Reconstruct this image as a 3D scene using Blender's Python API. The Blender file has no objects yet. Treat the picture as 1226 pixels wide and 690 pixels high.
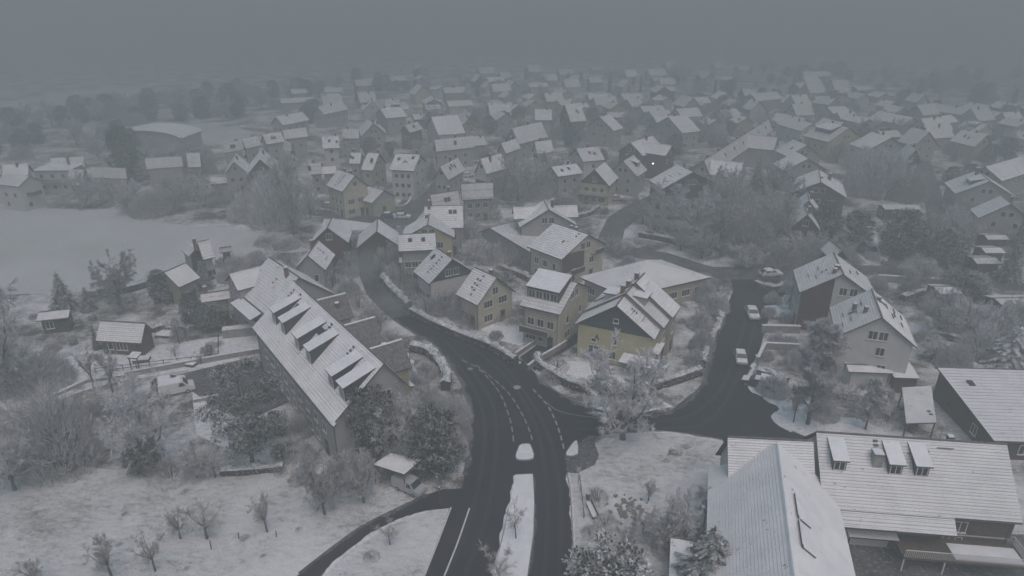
import bpy, bmesh, math, random
from mathutils import Vector, Matrix, noise
R = math.radians
sc = bpy.context.scene
# ---------------------------------------------------------------- camera, sky, sun, exposure
CH, CP, CF = 54.0, R(23.5), 817.0
cd = bpy.data.cameras.new('camera'); cam = bpy.data.objects.new('camera', cd); sc.collection.objects.link(cam)
cam.location = (0, 0, CH); cam.rotation_euler = (R(90) - CP, 0, 0)
cd.sensor_width = 36; cd.lens = 36 * CF / 1226; cd.clip_start = 0.5; cd.clip_end = 20000
sc.camera = cam
w = bpy.data.worlds.new('World'); sc.world = w; w.use_nodes = True
nt = w.node_tree; bg = nt.nodes['Background']
sky = nt.nodes.new('ShaderNodeTexSky'); sky.sky_type = 'NISHITA'; sky.sun_disc = False
sky.sun_elevation = R(62); sky.sun_rotation = R(160); sky.air_density = 1.0; sky.dust_density = 6.0; sky.ozone_density = 1.0
hsv = nt.nodes.new('ShaderNodeHueSaturation'); hsv.inputs['Saturation'].default_value = 1.45; hsv.inputs['Hue'].default_value = 0.455
nt.links.new(sky.outputs[0], hsv.inputs['Color']); nt.links.new(hsv.outputs[0], bg.inputs[0])
bg.inputs[1].default_value = 0.05
sd = bpy.data.lights.new('sun', 'SUN'); sd.energy = 0.5; sd.angle = R(60); sd.color = (.88, .98, 1)
so = bpy.data.objects.new('sun', sd); sc.collection.objects.link(so); so.rotation_euler = (R(28), 0, R(20))
sc.view_settings.view_transform = 'Standard'; sc.view_settings.look = 'None'
sc.view_settings.exposure = 1.0; sc.view_settings.gamma = 1
sc.cycles.max_bounces = 6; sc.cycles.volume_bounces = 1; sc.cycles.diffuse_bounces = 3
HAZE = 0.0049

def G(u, v, z=0.0):
    x = (u - 613) / CF; y = -(v - 345) / CF
    t = (CH - z) / (math.sin(CP) - y * math.cos(CP))
    return Vector((t * x, t * (math.cos(CP) + y * math.sin(CP)), z))
def project(p):
    x, y, z = p[0], p[1], p[2] - CH
    d = y * math.cos(CP) - z * math.sin(CP); up = y * math.sin(CP) + z * math.cos(CP)
    return 613 + CF * x / max(d, .1), 345 - CF * up / max(d, .1), d

# ---------------------------------------------------------------- materials
def mat(name, col, rough=.8, spec=.3, metallic=0):
    m = bpy.data.materials.new(name); m.use_nodes = True
    b = m.node_tree.nodes['Principled BSDF']
    b.inputs['Base Color'].default_value = (*col, 1); b.inputs['Roughness'].default_value = rough
    b.inputs['Specular IOR Level'].default_value = spec; b.inputs['Metallic'].default_value = metallic
    return m
class NG:
    def __init__(s, m): s.t = m.node_tree; s.b = s.t.nodes['Principled BSDF']
    def n(s, typ, **k):
        q = s.t.nodes.new('ShaderNode' + typ)
        for a, v in k.items(): setattr(q, a, v)
        return q
    def l(s, a, b): s.t.links.new(a, b)
    def coord(s, which='Object'): return s.n('TexCoord').outputs[which]
    def pos(s): return s.n('NewGeometry').outputs['Position']
    def noise(s, vec, scale, detail=4, rough=.55):
        q = s.n('TexNoise'); q.inputs['Scale'].default_value = scale; q.inputs['Detail'].default_value = detail
        q.inputs['Roughness'].default_value = rough; s.l(vec, q.inputs['Vector']); return q.outputs['Fac']
    def ramp(s, fac, stops):
        q = s.n('ValToRGB'); e = q.color_ramp.elements
        while len(e) < len(stops): e.new(.5)
        for i, (p, c) in enumerate(stops):
            e[i].position = p; e[i].color = (*c, 1) if len(c) == 3 else c
        s.l(fac, q.inputs[0]); return q.outputs[0]
    def val(s, fac, a, b):     # map range to 0..1
        q = s.n('MapRange'); q.inputs[1].default_value = a; q.inputs[2].default_value = b; s.l(fac, q.inputs[0]); return q.outputs[0]
    def mix(s, fac, a, b):
        q = s.n('Mix', data_type='RGBA')
        if isinstance(fac, (int, float)): q.inputs[0].default_value = fac
        else: s.l(fac, q.inputs[0])
        for i, c in ((6, a), (7, b)):
            if isinstance(c, tuple): q.inputs[i].default_value = (*c, 1)
            else: s.l(c, q.inputs[i])
        return q.outputs[2]
    def math(s, op, a, b=None, c=None):
        q = s.n('Math', operation=op)
        for i, x in enumerate((a, b, c)):
            if x is None: continue
            if isinstance(x, (int, float)): q.inputs[i].default_value = x
            else: s.l(x, q.inputs[i])
        return q.outputs[0]
    def col(s, c): s.l(c, s.b.inputs['Base Color'])
    def bump(s, h, strength=.3, dist=.1):
        q = s.n('Bump'); q.inputs['Strength'].default_value = strength; q.inputs['Distance'].default_value = dist
        s.l(h, q.inputs['Height']); s.l(q.outputs[0], s.b.inputs['Normal'])
SNOW = (.84, .86, .88)
M = {}
def noisy(name, c1, c2, scale, rough=.85, lo=.35, hi=.65, bump=0, coord='Object', rnd=0):
    m = mat(name, c1, rough, .25); g = NG(m)
    v = g.pos() if coord == 'pos' else g.coord(coord)
    f = g.noise(v, scale); c = g.mix(g.val(f, lo, hi), c1, c2)
    if rnd:
        oi = g.n('ObjectInfo'); h = g.n('HueSaturation'); g.l(c, h.inputs['Color'])
        g.l(g.math('MULTIPLY_ADD', oi.outputs['Random'], rnd, 1 - rnd / 2), h.inputs['Value']); c = h.outputs[0]
    g.col(c)
    if bump: g.bump(f, bump, .05)
    M[name] = m; return m
noisy('snow', (.84, .86, .89), (.70, .73, .77), .8, .7, .3, .75, .3, 'pos')
noisy('thin_snow', (.78, .80, .84), (.42, .44, .46), 1.4, .7, .45, .8, .2, 'pos')
noisy('bark', (.075, .065, .055), (.16, .15, .145), 5)
noisy('frost', (.40, .41, .43), (.64, .65, .68), 1.3, .8, rnd=.35)
noisy('frost_grey', (.30, .305, .31), (.50, .51, .53), 1.3, .8, rnd=.35)
noisy('frost_brown', (.26, .25, .24), (.52, .52, .53), 1.3, .8, rnd=.3)
noisy('timber', (.075, .055, .045), (.12, .09, .07), 3)
noisy('slate', (.045, .05, .06), (.075, .08, .095), 4)
noisy('bare_tiles', (.10, .085, .08), (.20, .20, .21), 2.5)
noisy('olive_boards', (.30, .29, .20), (.22, .22, .17), 2.5)
noisy('red_boards', (.115, .06, .055), (.085, .045, .042), 3)
noisy('brick', (.22, .13, .10), (.15, .09, .075), 6)
noisy('concrete', (.32, .32, .31), (.22, .22, .22), 1.5)
noisy('stone', (.25, .24, .22), (.14, .14, .13), 2.5)
noisy('hedge_green', (.028, .035, .026), (.07, .075, .06), 3)
noisy('metal', (.10, .105, .11), (.07, .07, .075), 2, .5)
noisy('white_trim', (.72, .72, .70), (.62, .62, .60), 3, .5)
noisy('rubber', (.02, .02, .02), (.03, .03, .03), 3)
M['glass'] = mat('glass', (.035, .042, .05), .12, .5)
M['glow'] = mat('glow', (.9, .8, .6)); M['glow'].node_tree.nodes['Principled BSDF'].inputs['Emission Color'].default_value = (1, .9, .75, 1)
M['glow'].node_tree.nodes['Principled BSDF'].inputs['Emission Strength'].default_value = 7
def plaster(name, c):
    m = mat(name, c, .9, .2); g = NG(m); v = g.coord()
    f = g.noise(v, .6, 6); f2 = g.noise(v, 9, 3)
    c1 = g.mix(g.val(f, .3, .75), c, tuple(x * .78 for x in c))
    g.col(g.mix(g.val(f2, .5, .9), c1, tuple(x * .85 for x in c))); g.bump(f2, .15, .02); M[name] = m
plaster('plaster_white', (.62, .62, .61)); plaster('plaster_grey', (.40, .40, .40)); plaster('plaster_yellow', (.52, .48, .30))
plaster('plaster_cream', (.56, .53, .42)); plaster('plaster_beige', (.44, .40, .34)); plaster('plaster_pink', (.42, .36, .34))
plaster('plaster_blue', (.38, .42, .46)); plaster('plaster_green', (.42, .45, .33)); plaster('plaster_ochre', (.40, .36, .25))
def roofmat(name, px, py, amount, tile=(.11, .09, .085)):
    # thin snow over tiles: tile edges peep through in rows (local y runs down the slope, x along the ridge)
    m = mat(name, SNOW, .75, .25); g = NG(m); v = g.coord()
    sep = g.n('SeparateXYZ'); g.l(v, sep.inputs[0])
    ry = g.math('FRACT', g.math('MULTIPLY', g.math('ABSOLUTE', sep.outputs[1]), 1 / py))
    rx = g.math('FRACT', g.math('MULTIPLY', sep.outputs[0], 1 / px))
    ly = g.val(ry, .72, .98); lx = g.val(rx, .82, .98)
    n1 = g.noise(v, .45, 5); n2 = g.noise(v, 5, 3)
    a = g.math('MULTIPLY', g.math('MAXIMUM', ly, g.math('MULTIPLY', lx, .2)), g.math('MULTIPLY', g.val(n1, .25, .75), amount))
    a = g.math('MULTIPLY', a, g.val(n2, .2, .6))
    base = g.mix(g.val(n1, .3, .8), (.86, .88, .90), (.72, .74, .77))
    patch = g.val(g.noise(v, 1.1, 6, .65), .645, .70)
    base = g.mix(g.math('MULTIPLY', patch, .8), base, tile)
    oi = g.n('ObjectInfo'); hv = g.n('HueSaturation'); g.l(g.mix(a, base, tile), hv.inputs['Color']); g.l(g.math('MULTIPLY_ADD', oi.outputs['Random'], .22, .82), hv.inputs['Value']); g.col(hv.outputs[0]); g.bump(g.math('ADD', n2, ry), .25, .05)
    M[name] = m
roofmat('roof_snow', .30, .36, .75); roofmat('roof_snow_fine', .28, .30, .45); roofmat('roof_snow_thin', .34, .40, .55)
# asphalt, wet, with slush traces
m = mat('asphalt', (.05, .05, .052), .6, .2); g = NG(m); v = g.pos()
f = g.noise(v, .12, 6); f2 = g.noise(v, 1.6, 6, .65); f3 = g.noise(v, 25, 2)
c = g.mix(g.val(f, .35, .7), (.022, .023, .026), (.042, .042, .046))
c = g.mix(g.math('MULTIPLY', g.val(f2, .60, .80), .30), c, (.16, .16, .17))
g.col(g.mix(g.val(f3, .3, .9), c, (.03, .03, .032))); g.l(g.math('MULTIPLY_ADD', f2, .4, .4), g.b.inputs['Roughness']); M['asphalt'] = m
m = mat('slushy_asphalt', (.07, .07, .07), .6, .3); g = NG(m); v = g.pos()
f = g.noise(v, .35, 7, .7); f2 = g.noise(v, 2.6, 5, .65)
c = g.mix(g.val(f, .42, .62), (.06, .06, .063), (.13, .13, .135))
g.col(g.mix(g.math('MULTIPLY', g.val(f2, .52, .66), .6), c, (.42, .43, .45))); M['slushy_asphalt'] = m
m = mat('worn_paint', (.5, .5, .5), .6); g = NG(m); v = g.pos()
g.col(g.mix(g.val(g.noise(v, 4, 4), .3, .7), (.50, .50, .50), (.28, .28, .28))); M['worn_paint'] = m
m = mat('tyre_wear', (.05, .05, .052), .5, .3); g = NG(m); v = g.pos()
g.col(g.mix(g.val(g.noise(v, 1.1, 6, .7), .35, .7), (.026, .027, .030), (.050, .051, .055))); M['tyre_wear'] = m
# town ground: gardens, thin snow, bare earth
m = mat('garden_ground', SNOW, .9, .2); g = NG(m); v = g.pos()
f = g.noise(v, .09, 5, .6); f2 = g.noise(v, .55, 6, .7); f3 = g.noise(v, 3.2, 4, .7)
k = g.math('ADD', g.math('MULTIPLY', f, .55), g.math('ADD', g.math('MULTIPLY', f2, .3), g.math('MULTIPLY', f3, .22)))
g.col(g.ramp(k, [(.43, (.055, .055, .048)), (.49, (.16, .155, .145)), (.545, (.46, .47, .48)), (.62, (.72, .74, .77))])); g.bump(f2, .5, .3); M['garden_ground'] = m
# meadow: snow with rough grass poking through
m = mat('meadow_snow', SNOW, .85, .2); g = NG(m); v = g.pos()
mp = g.n('Mapping'); g.l(v, mp.inputs[0]); mp.inputs['Rotation'].default_value = (0, 0, .5); mp.inputs['Scale'].default_value = (1, 1.9, 1)
f = g.noise(v, .07, 5, .6); f2 = g.noise(mp.outputs[0], .8, 8, .75); f3 = g.noise(mp.outputs[0], 4.5, 5, .75)
k = g.math('ADD', g.math('MULTIPLY', f, .40), g.math('ADD', g.math('MULTIPLY', f2, .38), g.math('MULTIPLY', f3, .34)))
g.col(g.ramp(k, [(.42, (.14, .145, .12)), (.48, (.36, .37, .36)), (.54, (.66, .68, .70)), (.63, (.84, .86, .88))])); g.bump(f3, .7, .25); M['meadow_snow'] = m
m = mat('field_snow', SNOW, .8, .2); g = NG(m); v = g.pos()
f = g.noise(v, .03, 5, .6); f3 = g.noise(v, .9, 6, .7)
k = g.math('ADD', g.math('MULTIPLY', f, .7), g.math('MULTIPLY', f3, .3))
g.col(g.ramp(k, [(.38, (.46, .48, .48)), (.52, (.58, .60, .62)), (.7, (.66, .68, .70))])); g.bump(f3, .3, .2); M['field_snow'] = m  # greyed snow: the thicker fog over the field is put into its colour
# evergreen foliage with snow lying on what faces up
def needles(name, dark, mid, lo, hi):
    m = mat(name, dark, .8, .2); g = NG(m); v = g.coord()
    n = g.noise(v, 1.6, 5, .7); geo = g.n('NewGeometry'); sep = g.n('SeparateXYZ'); g.l(geo.outputs['True Normal'], sep.inputs[0])
    up = g.math('ABSOLUTE', sep.outputs[2])
    k = g.math('ADD', g.math('MULTIPLY', up, .5), n)
    c = g.mix(g.val(g.noise(v, 4, 2), .3, .7), dark, mid)
    g.col(g.mix(g.val(k, lo, hi), c, (.70, .72, .75))); M[name] = m
needles('needles', (.022, .032, .026), (.05, .06, .048), .84, 1.15)
needles('needles_snowy', (.028, .036, .030), (.06, .068, .058), .78, 1.0)
needles('leaves_dark', (.022, .030, .024), (.050, .056, .046), .86, 1.15)
needles('hedge_leaf', (.024, .030, .022), (.06, .065, .05), .80, 1.05)
for nm, c in (('paint_white', (.70, .71, .72)), ('paint_silver', (.38, .39, .41)), ('paint_dark', (.04, .045, .055)), ('paint_red', (.20, .03, .03)), ('paint_blue', (.05, .08, .14))):
    M[nm] = mat(nm, c, .35, .5)

# ---------------------------------------------------------------- mesh helpers
COL = sc.collection
class MB:
    def __init__(s): s.v = []; s.f = []; s.mi = []
    def add(s, vs, fs, mi=0):
        o = len(s.v); s.v += [tuple(p) for p in vs]
        for q in fs: s.f.append(tuple(i + o for i in q)); s.mi.append(mi)
        return s
    def box(s, x0, x1, y0, y1, z0, z1, mi=0, top=None):
        s.add([(x0, y0, z0), (x1, y0, z0), (x1, y1, z0), (x0, y1, z0), (x0, y0, z1), (x1, y0, z1), (x1, y1, z1), (x0, y1, z1)],
              [(0, 3, 2, 1), (0, 1, 5, 4), (1, 2, 6, 5), (2, 3, 7, 6), (3, 0, 4, 7)], mi)
        s.f.append(tuple(len(s.v) - 4 + i for i in range(4))); s.mi.append(mi if top is None else top); return s
    def hexa(s, b, t, mi=0, top=None, bot=None):   # b, t: 4 points each, bottom and top, counter-clockwise from above
        n = len(b); s.add(list(b) + list(t), [tuple(reversed(range(n)))], mi if bot is None else bot)
        o = len(s.v) - 2 * n
        for i in range(n):
            j = (i + 1) % n; s.f.append((o + i, o + j, o + n + j, o + n + i)); s.mi.append(mi)
        s.f.append(tuple(o + n + i for i in range(n))); s.mi.append(mi if top is None else top); return s
    def tube(s, p, q, r0, r1, n=5, mi=0, cap=True):
        p, q = Vector(p), Vector(q); d = (q - p)
        if d.length < 1e-6: return s
        d.normalize(); a = d.orthogonal().normalized(); b = d.cross(a); o = len(s.v)
        for c, r in ((p, r0), (q, r1)):
            for i in range(n):
                t = 2 * math.pi * i / n; s.v.append(tuple(c + a * (r * math.cos(t)) + b * (r * math.sin(t))))
        for i in range(n):
            j = (i + 1) % n; s.f.append((o + i, o + j, o + n + j, o + n + i)); s.mi.append(mi)
        if cap: s.f.append(tuple(o + n + i for i in range(n))); s.mi.append(mi)
        return s
    def mesh(s, name, mats):
        me = bpy.data.meshes.new(name); me.from_pydata(s.v, [], s.f)
        for m_ in (mats if isinstance(mats, (list, tuple)) else [mats]): me.materials.append(M[m_] if isinstance(m_, str) else m_)
        if any(s.mi): me.polygons.foreach_set('material_index', s.mi)
        me.update(); return me
    def obj(s, name, mats, parent=None, loc=None, rz=0): return link(name, s.mesh(name, mats), parent, loc, rz)
def link(name, me, parent=None, loc=None, rz=0, scale=None):
    o = bpy.data.objects.new(name, me); COL.objects.link(o)
    if parent: o.parent = parent
    if loc is not None: o.location = loc
    if rz: o.rotation_euler.z = rz
    if scale is not None: o.scale = scale if isinstance(scale, tuple) else (scale,) * 3
    return o
def tag(o, label=None, cat=None, group=None, kind=None):
    if label: o['label'] = label
    if cat: o['category'] = cat
    if group: o['group'] = group
    if kind: o['kind'] = kind
    return o
def empty(name, loc, rz=0):
    o = bpy.data.objects.new(name, None); COL.objects.link(o); o.location = loc; o.rotation_euler.z = rz; o.empty_display_size = .5; return o
LAND = []      # landmarks for naming the small repeats: (x, y, phrase)
USED = {}
BLOCK = []     # (x, y, radius) already built on
def ragged(name, pts, w_, z, m, seed=1, sm=10, side=1):
    # a strip of snow or slush along a kerb whose inner edge wanders
    P = smooth_px(pts, sm); mb = MB(); r = random.Random(seed); prev = None
    for i in range(len(P) - 1):
        n_ = max(1, int((P[i + 1] - P[i]).length / .35)); d = (P[i + 1] - P[i]).normalized(); n = Vector((-d.y, d.x, 0)) * side
        for k in range(n_):
            p = P[i].lerp(P[i + 1], k / n_); ww = w_ * max(.08, .55 + 1.1 * noise.noise(p * .55 + Vector((seed, 0, 0))) + .5 * noise.noise(p * 2.7)); q = (p - n * .25, p + n * ww)
            if prev: mb.add([(a_.x, a_.y, z) for a_ in ((prev[0], q[0], q[1], prev[1]) if side > 0 else (prev[1], q[1], q[0], prev[0]))], [(0, 1, 2, 3)])
            prev = q
    o = mb.obj(name, m); o['kind'] = 'structure'; return o
ORD = ['leftmost', 'second from left', 'third from left', 'fourth from left', 'fifth from left', 'sixth from left', 'seventh from left', 'eighth from left', 'ninth from left', 'tenth from left', 'eleventh from left', 'twelfth from left'] + [w + ' from left' for w in ('thirteenth', 'fourteenth', 'fifteenth', 'sixteenth', 'seventeenth', 'eighteenth', 'nineteenth', 'twentieth', 'twenty-first', 'twenty-second', 'twenty-third', 'twenty-fourth', 'twenty-fifth')]
def order_labels(by):      # by: {phrase: [(object, x, y)]}; alike things are told apart by their order in the view
    for k, L_ in by.items():
        if len(L_) == 1: L_[0][0]['label'] = k; continue
        L_.sort(key=lambda q: q[1] / q[2]); n = len(L_)
        if n == 2 and abs(L_[0][2] - L_[1][2]) > 8 * abs(L_[0][1] - L_[1][1]) / 4:
            L_.sort(key=lambda q: q[2]); L_[0][0]['label'] = 'nearer ' + k; L_[1][0]['label'] = 'farther ' + k; continue
        for i, q in enumerate(L_):
            q[0]['group'] = k[:60]
            q[0]['label'] = (('rightmost' if i == n - 1 else ('middle' if n == 3 and i == 1 else (ORD[i] if i < len(ORD) else 'one of the rightmost'))) + ' ' + k)
def place_phrase(x, y, gate=60):
    best = min(LAND, key=lambda l: (l[0] - x) ** 2 + (l[1] - y) ** 2)
    u, v, d = project((x, y, 0)); U, V, D = project((best[0], best[1], 0))
    du = (u - U); dv = (d - D) / 1.0
    dx = x - best[0]
    if abs(dx) > abs(y - best[1]): rel = 'right of' if dx > 0 else 'left of'
    else: rel = 'behind' if y > best[1] else 'in front of'
    return rel + ' the ' + best[2]
def sheet(name, pts, z, material, kind='structure', holes=None):
    me = bpy.data.meshes.new(name); vs = [(p[0], p[1], z) for p in pts]
    bm = bmesh.new(); f = bm.faces.new([bm.verts.new(v) for v in vs]); f.normal_update()
    if f.normal.z < 0: f.normal_flip()
    bmesh.ops.triangulate(bm, faces=[f]); bm.to_mesh(me); bm.free(); me.materials.append(M[material])
    o = link(name, me); o['kind'] = kind; return o
def smooth_px(pts, n=6, closed=False):   # Catmull-Rom through ground points
    P = [G(*p) if len(p) == 2 else Vector(p) for p in pts]; out = []; N = len(P)
    rng = range(N if closed else N - 1)
    for i in rng:
        a, b, c, d = (P[(i - 1) % N] if closed or i else P[0]), P[i], P[(i + 1) % N], (P[(i + 2) % N] if closed or i + 2 < N else P[-1])
        for k in range(n):
            t = k / n; out.append(.5 * ((2 * b) + (c - a) * t + (2 * a - 5 * b + 4 * c - d) * t * t + (3 * b - a - 3 * c + d) * t ** 3))
    if not closed: out.append(P[-1])
    return out
def raised(name, pts, h, mats=('snow', 'concrete'), kind='structure', inset=.15):
    # a kerbed island: kerb ring with snow top inset
    mb = MB(); n = len(pts); P = [Vector((p[0], p[1], 0)) for p in pts]
    area = sum(P[i].x * P[(i + 1) % n].y - P[(i + 1) % n].x * P[i].y for i in range(n))
    if area < 0: P.reverse()
    mb.hexa([(p.x, p.y, -.05) for p in P], [(p.x, p.y, h) for p in P], 1, 1)
    c = sum(P, Vector()) / n; Q = [p + (c - p).normalized() * inset for p in P]
    mb.hexa([(p.x, p.y, h + .003) for p in Q], [(p.x, p.y, h + .05) for p in Q], 0, 0)
    me = mb.mesh(name, mats); bm = bmesh.new(); bm.from_mesh(me); bmesh.ops.triangulate(bm, faces=[f for f in bm.faces if len(f.verts) > 4]); bm.to_mesh(me); bm.free()
    o = link(name, me); o['kind'] = kind; return o
# ---------------------------------------------------------------- shared small meshes
def _win(w_, h_, cols=2):      # frame in the local y = 0 plane, facing -y, sill at z = 0
    f = MB(); t = .07
    f.box(-w_/2 - t, w_/2 + t, -.06, .02, -t, 0).box(-w_/2 - t, w_/2 + t, -.06, .02, h_, h_ + t)
    f.box(-w_/2 - t, -w_/2, -.06, .02, 0, h_).box(w_/2, w_/2 + t, -.06, .02, 0, h_)
    for i in range(1, cols): x = -w_/2 + w_ * i / cols; f.box(x - .035, x + .035, -.055, .02, 0, h_)
    f.box(-w_/2 - .12, w_/2 + .12, -.16, .01, -.13, -t - .002)
    p = MB(); p.add([(-w_/2, -.02, 0), (w_/2, -.02, 0), (w_/2, -.02, h_), (-w_/2, -.02, h_)], [(0, 1, 2, 3)])
    return f.mesh('window', 'white_trim'), p.mesh('pane', 'glass')
WIN = {'n': _win(1.1, 1.25), 'w': _win(1.8, 1.25, 3), 'd': _win(1.6, 2.1, 2), 's': _win(.7, .6, 1), 't': _win(.8, 1.3, 1)}
def _farwin():
    f = MB(); f.box(-.6, .6, -.05, .02, 0, 1.3, 0); f.add([(-.5, -.06, .1), (.5, -.06, .1), (.5, -.06, 1.2), (-.5, -.06, 1.2)], [(0, 1, 2, 3)], 1)
    return f.mesh('window', ['white_trim', 'glass'])
FARWIN = _farwin()
def _skyl():
    f = MB(); f.box(-.4, .4, -.55, .55, 0, .10, 0); f.add([(-.32, -.47, .105), (.32, -.47, .105), (.32, .47, .105), (-.32, .47, .105)], [(0, 1, 2, 3)], 1); return f.mesh('skylight', ['metal', 'glass'])
SKYL = _skyl()
GUARD = MB().box(-.8, .8, -.03, .03, .0, .16).mesh('snow_guard', 'metal')
STEP = MB().box(-.22, .22, -.12, .12, .0, .12).mesh('roof_step', 'metal')
def _door():
    f = MB(); f.box(-.5, .5, -.07, .02, 0, 2.05, 0); f.box(-.38, .38, -.09, -.07, 1.1, 1.8, 1); return f.mesh('door', ['timber', 'glass'])
DOOR = _door()
RNG = random.Random(7)

def roof_slab(L, w_, hr, he, side, th=.2, courses=0, x0=None, x1=None, rough=0):
    # one slope, side -1 (local -y) or +1; the top is snow (0), edges and risers dark (1)
    mb = MB(); x0 = -L/2 if x0 is None else x0; x1 = L/2 if x1 is None else x1
    def P(t, dz=0): return side * w_ * t, hr + (he - hr) * t + dz
    def q(a, b, c, d, mi):
        o = (a, b, c, d) if side < 0 else (d, c, b, a); mb.add(o, [(0, 1, 2, 3)], mi)
    n = courses or 1
    for i in range(n):
        ya, za = P(i / n); yb, zb = P((i + 1) / n); up = .034 if courses else 0
        q((x0, yb, zb + up), (x1, yb, zb + up), (x1, ya, za), (x0, ya, za), 0)
        if courses:
            q((x0, yb, zb), (x1, yb, zb), (x1, yb, zb + up), (x0, yb, zb + up), 1)
            mb.add([(x0, ya, za), (x0, yb, zb), (x0, yb, zb + up)], [(0, 1, 2)], 1); mb.add([(x1, ya, za), (x1, yb, zb), (x1, yb, zb + up)], [(0, 2, 1)], 1)
    ya, za = P(0); yb, zb = P(1)
    q((x0, yb, zb - th), (x1, yb, zb - th), (x1, yb, zb), (x0, yb, zb), 1)
    q((x0, ya, za - th), (x1, ya, za - th), (x1, yb, zb - th), (x0, yb, zb - th), 1)
    q((x0, ya, za - th), (x0, yb, zb - th), (x0, yb, zb), (x0, ya, za), 1); q((x1, yb, zb - th), (x1, ya, za - th), (x1, ya, za), (x1, yb, zb), 1)
    return mb
def slope_rot(hr, he, w_, side):   # rotation laying a flat piece on the slope, long axis downhill
    return math.atan2(hr - he, w_) * (1 if side < 0 else -1)

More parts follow.
